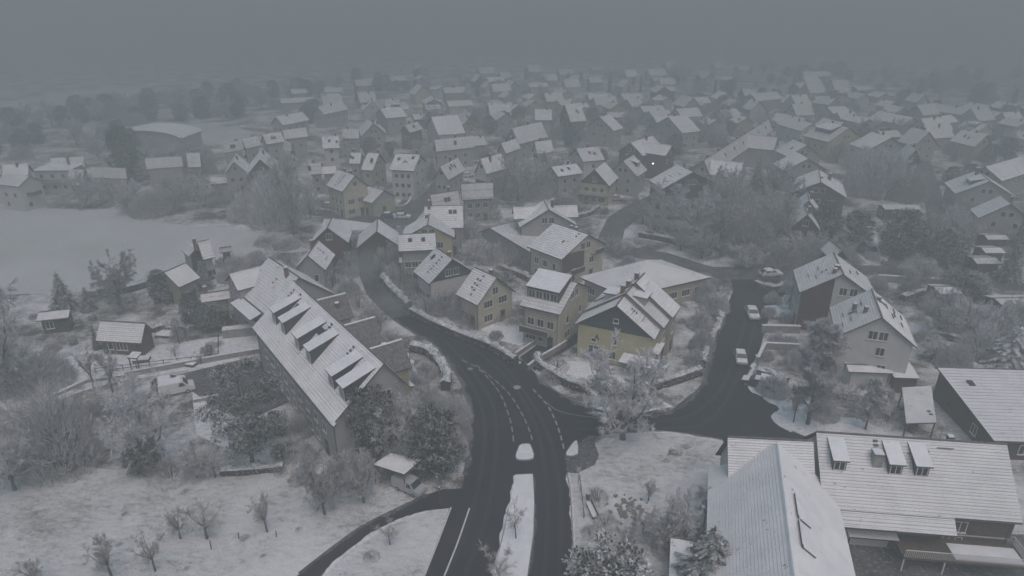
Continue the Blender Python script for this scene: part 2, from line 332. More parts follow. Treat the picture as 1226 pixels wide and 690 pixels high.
class House:
    """local frame: x along the ridge, -y the slope first given, origin on the ground under the ridge's middle"""
    def __init__(s, name, label, A, B, E, hr, he, wall='plaster_white', roof='roof_snow', over=.5, L=None, far_w=None, far_he=None, cat='house',
                 courses=0, gable=None, gable_ends=(-1, 1), world=False, short=None, side_roof=None, group=None, wall_trim=0, th=.2):
        a = Vector((*A, 0)) if world else G(*A, hr); b = Vector((*B, 0)) if world else G(*B, hr); a.z = b.z = 0
        if not world:
            e = G(*E, he); e.z = 0; d = (b - a).normalized(); c = d.x * (e.y - a.y) - d.y * (e.x - a.x)
            if c > 0: a, b, = b, a; d = -d
            wn = abs(c)
        else: d = (b - a).normalized(); wn = E
        ll = (b - a).length
        if L and not world:       # keep the given first point, set the length by hand
            a0 = G(*A, hr); a0.z = 0
            if (a0 - a).length < 1e-4: b = a + d * L
            else: a = b - d * L
            ll = L
        s.L, s.w, s.hr, s.he, s.over, s.wall = ll, wn, hr, he, over, wall
        s.wf = far_w or wn; s.hf = he if far_he is None else far_he
        m_ = (a + b) / 2; s.rz = math.atan2(d.y, d.x); s.c = m_
        s.root = empty(name, (m_.x, m_.y, 0), s.rz); tag(s.root, label, cat, group)
        s.far = m_.length > 190
        if short: LAND.append((m_.x, m_.y, short))
        BLOCK.append((m_.x, m_.y, max(ll, wn * 2) * .5 + 1)); 
        FOOT.append((m_.x, m_.y, s.rz, ll / 2 + .5, max(s.wf, wn) + .5))
        yi, yo = -(wn - over), (s.wf - over); zi = s.roofz(yi) - th - .01; zo = s.roofz(yo) - th - .01; xw = ll / 2 - over; s.xw, s.yi, s.yo, s.zi, s.zo = xw, yi, yo, zi, zo
        top = hr - th - .03; mb = MB()
        mb.add([(-xw, yi, -.1), (xw, yi, -.1), (xw, yo, -.1), (-xw, yo, -.1), (-xw, yi, zi), (xw, yi, zi), (xw, yo, zo), (-xw, yo, zo), (-xw, 0, top), (xw, 0, top)],
               [(0, 1, 5, 4), (2, 3, 7, 6), (1, 2, 6, 9, 5), (3, 0, 4, 8, 7), (4, 5, 9, 8), (6, 7, 8, 9)])
        mb.obj('wall', wall, s.root)
        for sd_, w_, h_ in ((-1, wn, he), (1, s.wf, s.hf)):
            rm = roof if sd_ < 0 or not side_roof else side_roof
            roof_slab(ll, w_, hr, h_, sd_, th, courses).obj('roof', [rm, 'timber'], s.root)
        if courses or not s.far:
            MB().box(-ll/2, ll/2, -.13, .13, hr - .04, hr + .07).obj('ridge_cap', 'bare_tiles', s.root)
        if not s.far:
            for sx_ in (-1, 1): MB().tube((sx_ * (xw - .15), yi - .07, 0), (sx_ * (xw - .15), yi - .07, zi), .05, .05, 5).obj('downpipe', 'metal', s.root)
            MB().tube((-ll/2 + .05, -wn - .06, he - .1), (ll/2 - .05, -wn - .06, he - .1), .07, .07, 5).obj('gutter', 'metal', s.root)
            if ll > 7 and cat != 'shed':
                ax = RNG.uniform(-.3, .3) * ll; am = MB().tube((ax, .25, hr - .2), (ax, .25, hr + 1.5), .025, .025, 4)
                for zz, l_ in ((1.4, .45), (1.15, .55), (.9, .4)): am.tube((ax - l_, .25, hr + zz), (ax + l_, .25, hr + zz), .015, .015, 3)
                am.obj('antenna', 'metal', s.root)
        if gable:
            for g_ in (gable_ends):
                x0, x1 = (xw, xw + .06) if g_ > 0 else (-xw - .06, -xw); zb = min(zi, zo) - .2
                t = (zi - zb)
                pts = [(0, yi - .03, zb), (0, yo + .03, zb), (0, yo + .03, zo), (0, 0, top), (0, yi - .03, zi)]
                v = [(x0, y, z) for _, y, z in pts] + [(x1, y, z) for _, y, z in pts]
                MB().add(v, [(4, 3, 2, 1, 0), (5, 6, 7, 8, 9)] + [(i, (i + 1) % 5, 5 + (i + 1) % 5, 5 + i) for i in range(5)]).obj('gable_cladding', gable, s.root)
    def roofz(s, y): return s.hr - (s.hr - s.he) * (-y) / s.w if y < 0 else s.hr - (s.hr - s.hf) * y / s.wf
    def facing(s, nx, ny):
        d = Vector((math.cos(s.rz) * nx - math.sin(s.rz) * ny, math.sin(s.rz) * nx + math.cos(s.rz) * ny))
        return d.dot(-s.c.xy.normalized()) > -.15
    def win(s, face, t, z, kind='n'):   # face '-y','+y','-x','+x'; t = local coordinate along the wall
        rot, loc = {'-y': (0, (t, s.yi, z)), '+y': (math.pi, (t, s.yo, z)), '-x': (-math.pi/2, (-s.xw, t, z)), '+x': (math.pi/2, (s.xw, t, z))}[face]
        off = .07 if getattr(s, 'clad', 0) else .012; d = {'-y': (0, -off), '+y': (0, off), '-x': (-off, 0), '+x': (off, 0)}[face]
        loc = (loc[0] + d[0], loc[1] + d[1], z)
        if s.far: return link('window', FARWIN, s.root, loc, rot)
        if kind == 'door': return link('door', DOOR, s.root, loc, rot)
        f, p = WIN[kind]; o = link('window', f, s.root, loc, rot); link('pane', p, o); return o
    def auto(s, gx=2, lx=None, floors=None, seed=0, attic=True, gk='n', skip=()):
        r = random.Random(seed or int(s.c.x * 7 + s.c.y * 3)); 
        for face, nx, ny in (('-y', 0, -1), ('+y', 0, 1), ('-x', -1, 0), ('+x', 1, 0)):
            if face in skip or not s.facing(nx, ny): continue
            longw = face[1] == 'y'; ztop = (s.zi if face == '-y' else s.zo) if longw else min(s.zi, s.zo) + .3
            nf = floors or max(1, int((ztop - .3) / 2.6)); half = s.xw if longw else (s.yo - s.yi) / 2; mid = 0 if longw else (s.yo + s.yi) / 2
            n = (lx or max(1, int(half * 2 / 3.4))) if longw else gx
            for k in range(nf):
                for i in range(n):
                    if s.far and k == 0 and r.random() < .4: continue
                    t = mid + (i + .5 - n / 2) * (2 * half / n) * (.85 if n > 1 else 1); kk = r.choice('nnnwt') if gk == 'n' else gk
                    if k == 0 and i == n - 1 and not s.far: kk = 'door'
                    s.win(face, t, .95 + 2.65 * k if kk not in ('door', 'd') else .1 + 2.65 * k, kk)
            if not longw and attic and s.hr - ztop > 2.6:
                for i in ((-.8, .8) if half > 4 else (0,)): s.win(face, i + mid * .3, ztop + .15, 'n')
        return s
    def chimney(s, x, y=0.6, h=1.1, w_=.55, mt='brick'):
        z = s.roofz(y); c = MB().box(x - w_/2, x + w_/2, y - w_/2, y + w_/2, z - .6, s.hr + h - .2).obj('chimney', mt, s.root)
        MB().box(x - w_/2 - .08, x + w_/2 + .08, y - w_/2 - .08, y + w_/2 + .08, s.hr + h - .198, s.hr + h - .1, 0, 0).box(x - w_/2 - .02, x + w_/2 + .02, y - w_/2 - .02, y + w_/2 + .02, s.hr + h - .098, s.hr + h, 1).obj('chimney_cap', ['metal', 'snow'], c)
        return s
    def on_slope(s, name, me, x, t, side=-1, up=.02):
        w_, h_ = (s.w, s.he) if side < 0 else (s.wf, s.hf); y = side * w_ * t
        o = link(name, me, s.root, (x, y, s.hr + (h_ - s.hr) * t + up + (.06 if 1 else 0))); o.rotation_euler.x = -side * math.atan2(s.hr - h_, w_) * (1); return o
    def skylight(s, *xt, side=-1):
        for x, t in xt: s.on_slope('skylight', SKYL, x, t, side)
        return s
    def guards(s, *xt, side=-1):
        for x, t in xt: s.on_slope('snow_guard', GUARD, x, t, side)
        return s
    def steps(s, x, t0, t1, n, side=-1):
        for i in range(n): s.on_slope('roof_step', STEP, x, t0 + (t1 - t0) * i / max(1, n - 1), side)
        return s
    def shed_dormer(s, x, width, t, h=1.3, side=-1, pitch=.25, mt='slate', nwin=1, roof='snow', ov=.18):
        # a box dormer standing on the slope: face at fraction t down the slope
        w_, h_ = (s.w, s.he) if side < 0 else (s.wf, s.hf); k = (s.hr - h_) / w_; yf = w_ * t; zf = s.hr - k * yf; zt = zf + h
        yb = max(.05, (s.hr - zt - pitch * yf) / (k - pitch) if k > pitch + .01 else .05); zb = zt + pitch * (yf - yb)
        def P(x_, y_, z_): return (x_, side * y_, z_)
        a, b = x - width/2, x + width/2; mb = MB()
        v = [P(a, yf, zf - .3), P(b, yf, zf - .3), P(b, yf, zt), P(a, yf, zt), P(a, yb, zb - .02), P(b, yb, zb - .02), P(a, yb, zb - 1.2), P(b, yb, zb - 1.2)]
        fs = [(0, 1, 2, 3), (3, 2, 5, 4), (1, 7, 5, 2), (6, 0, 3, 4)]
        if side > 0: fs = [tuple(reversed(q)) for q in fs]
        o = mb.add(v, fs).obj('dormer', mt, s.root)
        a -= ov; b += ov; y0 = yf + .3; z0 = zt - pitch * .3; yb2 = max(.02, yb - .05)
        bt = [P(a, y0, z0 + .02), P(b, y0, z0 + .02), P(b, yb2, zb + .02), P(a, yb2, zb + .02)]; tp = [(p[0], p[1], p[2] + .17) for p in bt]
        if side > 0: bt.reverse(); tp.reverse()
        MB().hexa(bt, tp, 1, 0).obj('dormer_roof', [roof, 'timber'], o)
        for i in range(nwin):
            xw = x + (i + .5 - nwin/2) * (width / nwin) * .92; f, p = WIN['n']; hh = min(1, (h - .3) / 1.4)
            wv = link('window', s.merge_win(), o, (xw, side * (yf + .012), zf + .12), 0 if side < 0 else math.pi, (min(1, width / nwin / 1.5), 1, hh))
        return s
    MW = None
    def merge_win(s):
        if House.MW is None:
            f = MB(); t = .07; w_, h_ = 1.1, 1.25
            f.box(-w_/2 - t, w_/2 + t, -.06, .02, -t, 0).box(-w_/2 - t, w_/2 + t, -.06, .02, h_, h_ + t).box(-w_/2 - t, -w_/2, -.06, .02, 0, h_).box(w_/2, w_/2 + t, -.06, .02, 0, h_).box(-.035, .035, -.055, .02, 0, h_)
            f.add([(-w_/2, -.02, 0), (w_/2, -.02, 0), (w_/2, -.02, h_), (-w_/2, -.02, h_)], [(0, 1, 2, 3)], 1); House.MW = f.mesh('window', ['white_trim', 'glass'])
        return House.MW
    def wing(s, x, half, yout, hr2, he2, side=-1, wall=None, roof='roof_snow', gable=None, window=True, south=None, over=.4, courses=0):
        # a cross-gabled wing: its ridge runs out from the main slope along local y
        wall = wall or s.wall; y0 = .2 if hr2 > s.hr - .4 else (s.hr - hr2) / ((s.hr - s.he) / s.w) * .6
        r_ = empty_part = MB(); th = .18; yw = yout - over; hw = half - over; ze = hr2 - (hr2 - he2) * hw / half - th - .01
        def P(x_, y_, z_): return (x + x_, side * y_, z_)
        v = [P(-hw, y0, -.08), P(hw, y0, -.08), P(hw, yw, -.08), P(-hw, yw, -.08), P(-hw, y0, ze), P(hw, y0, ze), P(hw, yw, ze), P(-hw, yw, ze), P(0, y0, hr2 - th - .03), P(0, yw, hr2 - th - .03)]
        fs = [(1, 2, 6, 5), (3, 0, 4, 7), (2, 3, 7, 9, 6)]
        if side < 0: fs = [tuple(reversed(q)) for q in fs]
        r_.add(v, fs); wo = r_.obj('wing', wall, s.root)
        for sg in (-1, 1):
            mt = south if (south and sg == south[1]) else None
            n = courses or 1; mb = MB()
            for i in range(n):
                t0, t1 = i / n, (i + 1) / n; up = .06 if courses else 0
                q = [P(sg * half * t0, y0, hr2 + (he2 - hr2) * t0), P(sg * half * t0, yout, hr2 + (he2 - hr2) * t0), P(sg * half * t1, yout, hr2 + (he2 - hr2) * t1 + up), P(sg * half * t1, y0, hr2 + (he2 - hr2) * t1 + up)]
                mb.add(q, [(0, 1, 2, 3)], 0)
                if up: mb.add([q[2], q[3], (q[3][0], q[3][1], q[3][2] - up), (q[2][0], q[2][1], q[2][2] - up)], [(0, 1, 2, 3)], 1)
            a_, b_ = P(0, y0, hr2), P(0, yout, hr2); c_, d_ = P(sg * half, yout, he2), P(sg * half, y0, he2)
            lo = [(p[0], p[1], p[2] - th) for p in (a_, b_, c_, d_)]
            mb.add([b_, c_, lo[2], lo[1]], [(0, 1, 2, 3)], 1); mb.add([c_, d_, lo[3], lo[2]], [(0, 1, 2, 3)], 1); mb.add(lo, [(0, 1, 2, 3)], 1)
            if sg > 0: MB().box(*sorted((x - .16, x + .16)), *sorted((side * y0, side * yout)), hr2 - .03, hr2 + .08).obj('ridge_cap', 'snow', wo)
            mb.obj('wing_roof', [mt[0] if isinstance(mt, tuple) else (south[0] if mt else roof), 'timber'], wo)
        if gable:
            zb = ze - .15; v = [P(-hw - .02, yw + .05, zb), P(hw + .02, yw + .05, zb), P(hw + .02, yw + .05, ze), P(0, yw + .05, hr2 - th - .05), P(-hw - .02, yw + .05, ze)]
            v += [(p[0], p[1] - side * .05, p[2]) for p in v]
            MB().add(v, [(0, 1, 2, 3, 4), (9, 8, 7, 6, 5)] + [(i, 5 + i, 5 + (i + 1) % 5, (i + 1) % 5) for i in range(5)]).obj('gable_cladding', gable, wo)
        if window:
            for zz, xs in ((max(.8, ze - .6), (0,)), (max(.8, ze - 2.9), (-hw * .5, hw * .5))):
                for xx in xs: link('window', s.merge_win(), wo, (x + xx, side * (yw + .07), zz), 0 if side < 0 else math.pi)
        return s
    def porch(s, x0, x1, y0, y1, z0, z1, side=-1, wall=None, posts=True, fill=False, roof='snow'):
        # a lean-to roof beside the wall; z0 at y0 (near the wall), z1 at y1
        def P(x_, y_, z_): return (x_, side * y_, z_)
        bt = [P(x0, y1, z1), P(x1, y1, z1), P(x1, y0, z0), P(x0, y0, z0)]
        if side > 0: bt.reverse()
        o = MB().hexa(bt, [(p[0], p[1], p[2] + .2) for p in bt], 1, 0).obj('porch_roof', [roof, 'timber'], s.root)
        if fill:
            b2 = [P(x0 + .2, y1 - .25, 0), P(x1 - .2, y1 - .25, 0), P(x1 - .2, y0, 0), P(x0 + .2, y0, 0)]; t2 = [P(x0 + .2, y1 - .25, z1 + .02), P(x1 - .2, y1 - .25, z1 + .02), P(x1 - .2, y0, z0 - .01), P(x0 + .2, y0, z0 - .01)]
            if side > 0: b2.reverse(); t2.reverse()
            MB().hexa(b2, t2).obj('porch_wall', wall or s.wall, s.root)
        elif posts:
            for xx in (x0 + .15, x1 - .15): MB().box(xx - .07, xx + .07, min(side * (y1 - .1), side * (y1 - .24)), max(side * (y1 - .1), side * (y1 - .24)), 0, z1).obj('post', 'timber', o)
        return s
    def balcony(s, face, t0, t1, z, depth=1.3, mt='timber', roofed=False):
        o = MB()
        if face[1] == 'y':
            sg = -1 if face == '-y' else 1; y = s.yi if sg < 0 else s.yo; a, b = sorted((y + sg * .01, y + sg * depth))
            o.box(t0, t1, a, b, z - .18, z); f = (t0, t1, *sorted((y + sg * (depth - .06), y + sg * depth)))
        else:
            sg = -1 if face == '-x' else 1; x = sg * s.xw; a, b = sorted((x + sg * .01, x + sg * depth))
            o.box(a, b, t0, t1, z - .18, z); f = (*sorted((x + sg * (depth - .06), x + sg * depth)), t0, t1)
        bo = o.obj('balcony', 'concrete', s.root)
        MB().box(f[0], f[1], f[2], f[3], z + .004, z + .95).box(f[0], f[1], f[2], f[3], z + .953, z + 1.02, 1).obj('balustrade', [mt, 'snow'], bo)
        return s
FOOT = []
def inside_foot(x, y, pad=0):
    for cx, cy, rz, hl, hw in FOOT:
        dx, dy = x - cx, y - cy
        if abs(dx) > 40 or abs(dy) > 40: continue
        a = dx * math.cos(rz) + dy * math.sin(rz); b = -dx * math.sin(rz) + dy * math.cos(rz)
        if abs(a) < hl + pad and abs(b) < hw + pad: return True
    return False
# ---------------------------------------------------------------- trees and shrubs: meshes shared between copies
def rv(r, s=1.0): return Vector((r.uniform(-s, s), r.uniform(-s, s), r.uniform(-s, s)))
def bare_tree(seed, H_, spread, trunk_h, limbs=6, up=.55, sub=5, twigs=26, tl=.7, tw=.028, leader=False, r0=.2):
    r = random.Random(seed); T = MB(); K = MB()
    def twig(p, d, l):
        d = (d + rv(r, .75)).normalized(); a = d.orthogonal().normalized(); a.rotate(Matrix.Rotation(r.uniform(0, 6.28), 3, d)); w_ = tw * r.uniform(.6, 1.4)
        m_ = p + d * l * .55 + rv(r, .06 * l); q = p + d * l + Vector((0, 0, -.12 * l)) + rv(r, .1 * l)
        K.add([p - a * w_, p + a * w_, m_ + a * w_ * .8, m_ - a * w_ * .8], [(0, 1, 2, 3)]); K.add([m_ - a * w_ * .8, m_ + a * w_ * .8, q], [(0, 1, 2)])
    def grow(p, d, l, rad, lev):
        n = 4 if lev < 2 else 3; pts = [p]
        for i in range(n):
            d = (d + rv(r, .16 + .06 * lev) + Vector((0, 0, (.10 if lev < 2 else .02)))).normalized(); q = pts[-1] + d * l / n
            ra, rb = rad * (1 - .75 * i / n), rad * (1 - .75 * (i + 1) / n)
            if lev < 3: (T if lev < 2 else K).tube(pts[-1], q, ra, rb, 6 if lev == 0 else (4 if lev == 1 else 3), cap=False)
            pts.append(q)
            if lev < 3 and (i > 0 or lev > 0):
                for k in range(sub if lev < 2 else 2):
                    t = r.random(); b = pts[-2].lerp(q, t); s_ = (d * .5 + rv(r, 1.0) + Vector((0, 0, .25 * up))).normalized(); grow_child(b, s_, l, rad, lev, i / n)
            if lev >= 2:
                for k in range(int(twigs * (.25 if lev == 2 else .33))): twig(pts[-2].lerp(q, r.random()), d, tl * r.uniform(.5, 1.1))
        if lev < 3:
            for k in range(2): grow_child(q, (d + rv(r, .6)).normalized(), l, rad, lev, .7)
    def grow_child(b, s_, l, rad, lev, f):
        if lev == 1 and r.random() < .35: return
        grow(b, s_, l * r.uniform(.30, .5) * (1 - .35 * f), rad * .32, lev + 1)
    if leader:
        d = Vector((0, 0, 1)); p = Vector(); N = 14; T.tube((0, 0, -.1), (0, 0, H_ * .97), r0, r0 * .15, 6)
        for i in range(limbs * 6):
            t = r.uniform(.12, .95); a = r.uniform(0, 6.28); ln = spread * (1 - t) ** .6 * r.uniform(.6, 1.1) + .6
            s_ = Vector((math.cos(a), math.sin(a), up * r.uniform(.7, 1.3))).normalized(); grow(Vector((0, 0, H_ * t)), s_, ln, r0 * .3 * (1.1 - t), 1)
    else:
        top = Vector((r.uniform(-.15, .15), r.uniform(-.15, .15), trunk_h)); T.tube((0, 0, -.1), top, r0 * 1.15, r0 * .8, 8)
        for i in range(limbs):
            a = 6.28 * i / limbs + r.uniform(-.4, .4); e = r.uniform(.25, 1.0); s_ = Vector((math.cos(a) * (1.15 - e * .6), math.sin(a) * (1.15 - e * .6), up + e)).normalized()
            ln = math.hypot(spread * (1.1 - .55 * e), (H_ - trunk_h) * (.4 + .55 * e)) * .86; grow(top - Vector((0, 0, r.uniform(0, trunk_h * .25))), s_, ln, r0 * .62, 1 if lev1 else 0)
    return T, K
lev1 = True
def bush_mesh(seed, H_, rad, n, tl=.55, tw=.03, dense=0):
    r = random.Random(seed); K = MB()
    for i in range(n):
        a = r.uniform(0, 6.28); rr = rad * math.sqrt(r.random()); top = H_ * math.sqrt(max(.05, 1 - (rr / rad) ** 2)) * r.uniform(.8, 1.1)
        lump = .75 + .35 * noise.noise(Vector((math.cos(a) * rr, math.sin(a) * rr, seed * 3.1)))
        z = top * lump * (1 - r.random() ** 2 * .9); z = max(0, z + H_ * .22 * noise.noise(Vector((math.cos(a) * rr * 1.6, math.sin(a) * rr * 1.6, z * 1.3 + seed)))); p = Vector((math.cos(a) * rr, math.sin(a) * rr, max(0, z - tl * .4)))
        d = (Vector((math.cos(a) * .7, math.sin(a) * .7, 1.0)) + rv(r, .9)).normalized(); b = d.orthogonal().normalized(); b.rotate(Matrix.Rotation(r.uniform(0, 6.28), 3, d)); w_ = tw * r.uniform(.6, 1.5); l = tl * r.uniform(.6, 1.3)
        m_ = p + d * l * .5; q = p + d * l + rv(r, .15 * l)
        K.add([p - b * w_, p + b * w_, m_ + b * w_, m_ - b * w_], [(0, 1, 2, 3)]); K.add([m_ - b * w_, m_ + b * w_, q], [(0, 1, 2)])
    T = MB()
    for i in range(9):
        a = r.uniform(0, 6.28); rr = rad * r.uniform(.2, .8); T.tube((math.cos(a) * rr * .25, math.sin(a) * rr * .25, -.05), (math.cos(a) * rr, math.sin(a) * rr, H_ * r.uniform(.5, .85)), .05, .015, 3)
    return T, K
def leaf(K, r, p, d, l, w_, droop=0):
    b = d.cross(Vector((0, 0, 1)));
    if b.length < .05: b = d.orthogonal()
    b.normalize(); b = (b + rv(r, .45)).normalized(); q = p + d * l - Vector((0, 0, droop * l)); m_ = (p + q) / 2
    K.add([p, m_ + b * w_, q, m_ - b * w_], [(0, 1, 2, 3)])
def spruce_mesh(seed, H_, rad, tiers=20, fine=1.0):
    r = random.Random(seed); K = MB(); T = MB(); T.tube((0, 0, -.1), (0, 0, H_ * .97), rad * .09, .03, 6)
    for i in range(tiers):
        t = i / tiers; z = H_ * (.07 + .9 * t); R_ = rad * (1 - t) ** .85 * r.uniform(.85, 1.12) + .12; nb = max(5, int(11 * (1 - t) + 4)); a0 = r.uniform(0, 6.28)
        for j in range(nb):
            a = a0 + 6.28 * j / nb + r.uniform(-.2, .2); L_ = R_ * r.uniform(.75, 1.15); d = Vector((math.cos(a), math.sin(a), 0)); s_ = d.cross(Vector((0, 0, 1)))
            n = max(3, int(L_ * 5 * fine)); 
            for k in range(n):
                f = (k + .5) / n; p = d * (L_ * f) + Vector((0, 0, z + .12 * L_ * f - .42 * L_ * f * f))
                for sg in (-1, 1, 0):
                    dd = (d * .8 + s_ * sg * .9 + rv(r, .25) + Vector((0, 0, -.12))).normalized(); leaf(K, r, p, dd, ((.34 * (1.15 - f) + .16) * (.8 + R_ * .16)) / fine, (.075 + .02 * R_) / fine, .25)
    for k in range(6): leaf(K, r, Vector((0, 0, H_ * (.93 + .01 * k))), Vector((r.uniform(-.4, .4), r.uniform(-.4, .4), 1)).normalized(), .3, .05)
    return T, K
def clump_tree(seed, H_, rad, base, clumps, per, size, flat=.5, trunkr=.22, leafl=.3, leafw=.12):
    r = random.Random(seed); K = MB(); T = MB(); T.tube((0, 0, -.1), (r.uniform(-.2, .2), 0, base + (H_ - base) * .5), trunkr, trunkr * .5, 7); pts = []
    T.tube((0, 0, base + (H_ - base) * .5), (.1, .1, H_ * .95), trunkr * .5, .04, 5)
    for i in range(clumps):
        t = r.random(); z = base + (H_ - base) * t; prof = math.sin(math.pi * (.12 + .80 * t)) ** .7; a = r.uniform(0, 6.28); rr = rad * prof * math.sqrt(r.uniform(.12, 1)); c = Vector((math.cos(a) * rr, math.sin(a) * rr, z))
        if i % 2 == 0: T.tube((0, 0, max(base * .7, z - rr * .5)), c, .05, .02, 3, cap=False)
        sz = size * r.uniform(.6, 1.25)
        for k in range(int(per * sz / size)):
            q = rv(r); q = q.normalized() * (r.random() ** .4) * sz; q.z *= flat; d = (q.normalized() + rv(r, .7) + Vector((0, 0, .2))).normalized(); leaf(K, r, c + q, d, leafl * r.uniform(.6, 1.2), leafw * r.uniform(.6, 1.2))
    return T, K
PLANT = {}
def kind(key, TK, tm, cm, H_, rad, nameT='trunk', nameC='crown'): T, K = TK; PLANT[key] = (T.mesh(nameT, tm), K.mesh(nameC, cm), H_, rad, nameT, nameC)
for i in range(4): kind('broad%d' % i, bare_tree(20 + i, 7.5, 4.2, 1.5, limbs=9, sub=3, twigs=20, tl=.50, tw=.021, r0=.2), 'bark', 'frost' if i != 2 else 'frost_grey', 7.5, 4.2)
for i in range(2): kind('tall%d' % i, bare_tree(40 + i, 12, 3.0, 2, limbs=9, sub=2, twigs=14, tl=.5, tw=.02, leader=True, up=1.5, r0=.17), 'bark', 'frost', 12, 2.8)
for i in range(3): kind('orchard%d' % i, bare_tree(60 + i, 3.4, 2.0, 1.3, limbs=5, sub=2, twigs=7, tl=.42, tw=.014, r0=.10), 'bark', 'frost_brown', 3.4, 2.0)
kind('sapling0', bare_tree(70, 3.6, 1.0, 1.6, limbs=4, sub=2, twigs=6, tl=.35, tw=.012, up=1.0, r0=.05), 'bark', 'frost_brown', 3.6, 1.0)
for i in range(3): kind('bush%d' % i, bush_mesh(80 + i, 2.0, 1.7, 3000, .4, .017), 'bark', 'frost', 2.0, 1.7, 'stems', 'twigs')
for i in range(2): kind('brownbush%d' % i, bush_mesh(90 + i, 1.7, 1.6, 900, .5, .010), 'bark', 'frost_brown', 1.7, 1.6, 'stems', 'twigs')
for i in range(2): kind('thicket%d' % i, bush_mesh(95 + i, 5.5, 3.4, 6500, .6, .022), 'bark', 'frost' if i else 'frost_grey', 5.5, 3.4, 'stems', 'twigs')
for i in range(3): kind('spruce%d' % i, spruce_mesh(100 + i, 8, 2.2, 22), 'bark', 'needles', 8, 2.2)
kind('bigspruce0', spruce_mesh(115, 8, 3.0, 34, 1.7), 'bark', 'needles', 8, 3.0)
kind('snowspruce0', spruce_mesh(110, 8, 2.4, 24), 'bark', 'needles_snowy', 8, 2.4)
kind('pine0', clump_tree(120, 11, 4.4, 2.6, 95, 210, .85, .38, .24, .26, .055), 'bark', 'needles', 11, 4.2)
for i in range(2): kind('dark%d' % i, clump_tree(130 + i, 7, 3.3, .4, 150, 170, .75, .6, .2, .22, .075), 'bark', 'leaves_dark', 7, 3.3)
for i in range(2): kind('evergreenbush%d' % i, clump_tree(140 + i, 1.8, 1.3, .1, 45, 110, .45, .8, .06, .15, .055), 'bark', 'hedge_leaf', 1.8, 1.3, 'stems', 'leaves')
kind('column0', clump_tree(150, 7, 1.1, .2, 120, 90, .5, 1.1, .1, .22, .08), 'bark', 'leaves_dark', 7, 1.1)
WORDS = {'broad': ('bare_tree', 'tree', 'wide frosted bare tree'), 'tall': ('slender_tree', 'tree', 'tall slender frosted tree'), 'orchard': ('orchard_tree', 'tree', 'small bare fruit tree'),
         'sapling': ('sapling', 'tree', 'thin young tree'), 'bush': ('frosted_bush', 'bush', 'round frosted bush'), 'brownbush': ('brown_bush', 'bush', 'brownish frosted bush'), 'thicket': ('tall_shrub', 'shrub', 'tall frosted thicket shrub'),
         'spruce': ('spruce_tree', 'tree', 'dark conical spruce'), 'bigspruce': ('spruce_tree', 'tree', 'dark spreading spruce'), 'snowspruce': ('spruce_tree', 'tree', 'snow covered spruce'), 'pine': ('pine_tree', 'tree', 'dark snowy pine'), 'dark': ('evergreen_tree', 'tree', 'dark rounded evergreen tree'),
         'evergreenbush': ('evergreen_bush', 'bush', 'dark snowy evergreen bush'), 'column': ('column_conifer', 'tree', 'dark column shaped conifer')}
GROUPS = {}
def plant(key, x, y, H_=None, rad=None, label=None, r=None):
    base = key.rstrip('0123456789'); r = r or RNG
    if base == key:
        ks = [k for k in PLANT if k.rstrip('0123456789') == key]; key = ks[r.randrange(len(ks))]
    T, K, h0, r0, nt_, nc_ = PLANT[key]; H_ = H_ or h0 * r.uniform(.8, 1.15); sz = H_ / h0; sx = (rad / r0) if rad else sz * r.uniform(.85, 1.15)
    nm, cat, words = WORDS[base]; e = empty(nm, (x, y, 0), r.uniform(0, 6.28)); e.scale = (sx, sx, sz)
    link(nt_, T, e); link(nc_, K, e)
    if label: tag(e, label, cat)
    else: e['category'] = cat; AUTO.append((e, words, cat, x, y, H_ / h0))
    return e
AUTO = []
def px_plant(key, u, v, Hpx=None, Wpx=None, label=None):   # (u, v): foot of the plant in the photograph; Hpx, Wpx: its height and width there
    p = G(u, v); d = project(p)[2]
    H_ = Hpx * d / CF / math.cos(CP) * .97 if Hpx else None; rad = Wpx / 2 * d / CF if Wpx else None
    return plant(key, p.x, p.y, H_, rad, label)
def finish_auto():
    by = {}
    for e, words, cat, x, y, s_ in AUTO:
        size = 'low ' if s_ < .85 else ('big ' if s_ > 1.2 else '')
        by.setdefault((size + words, place_phrase(x, y)), []).append((e, x, y))
    order_labels({wd + ' ' + ph: L_ for (wd, ph), L_ in by.items()})

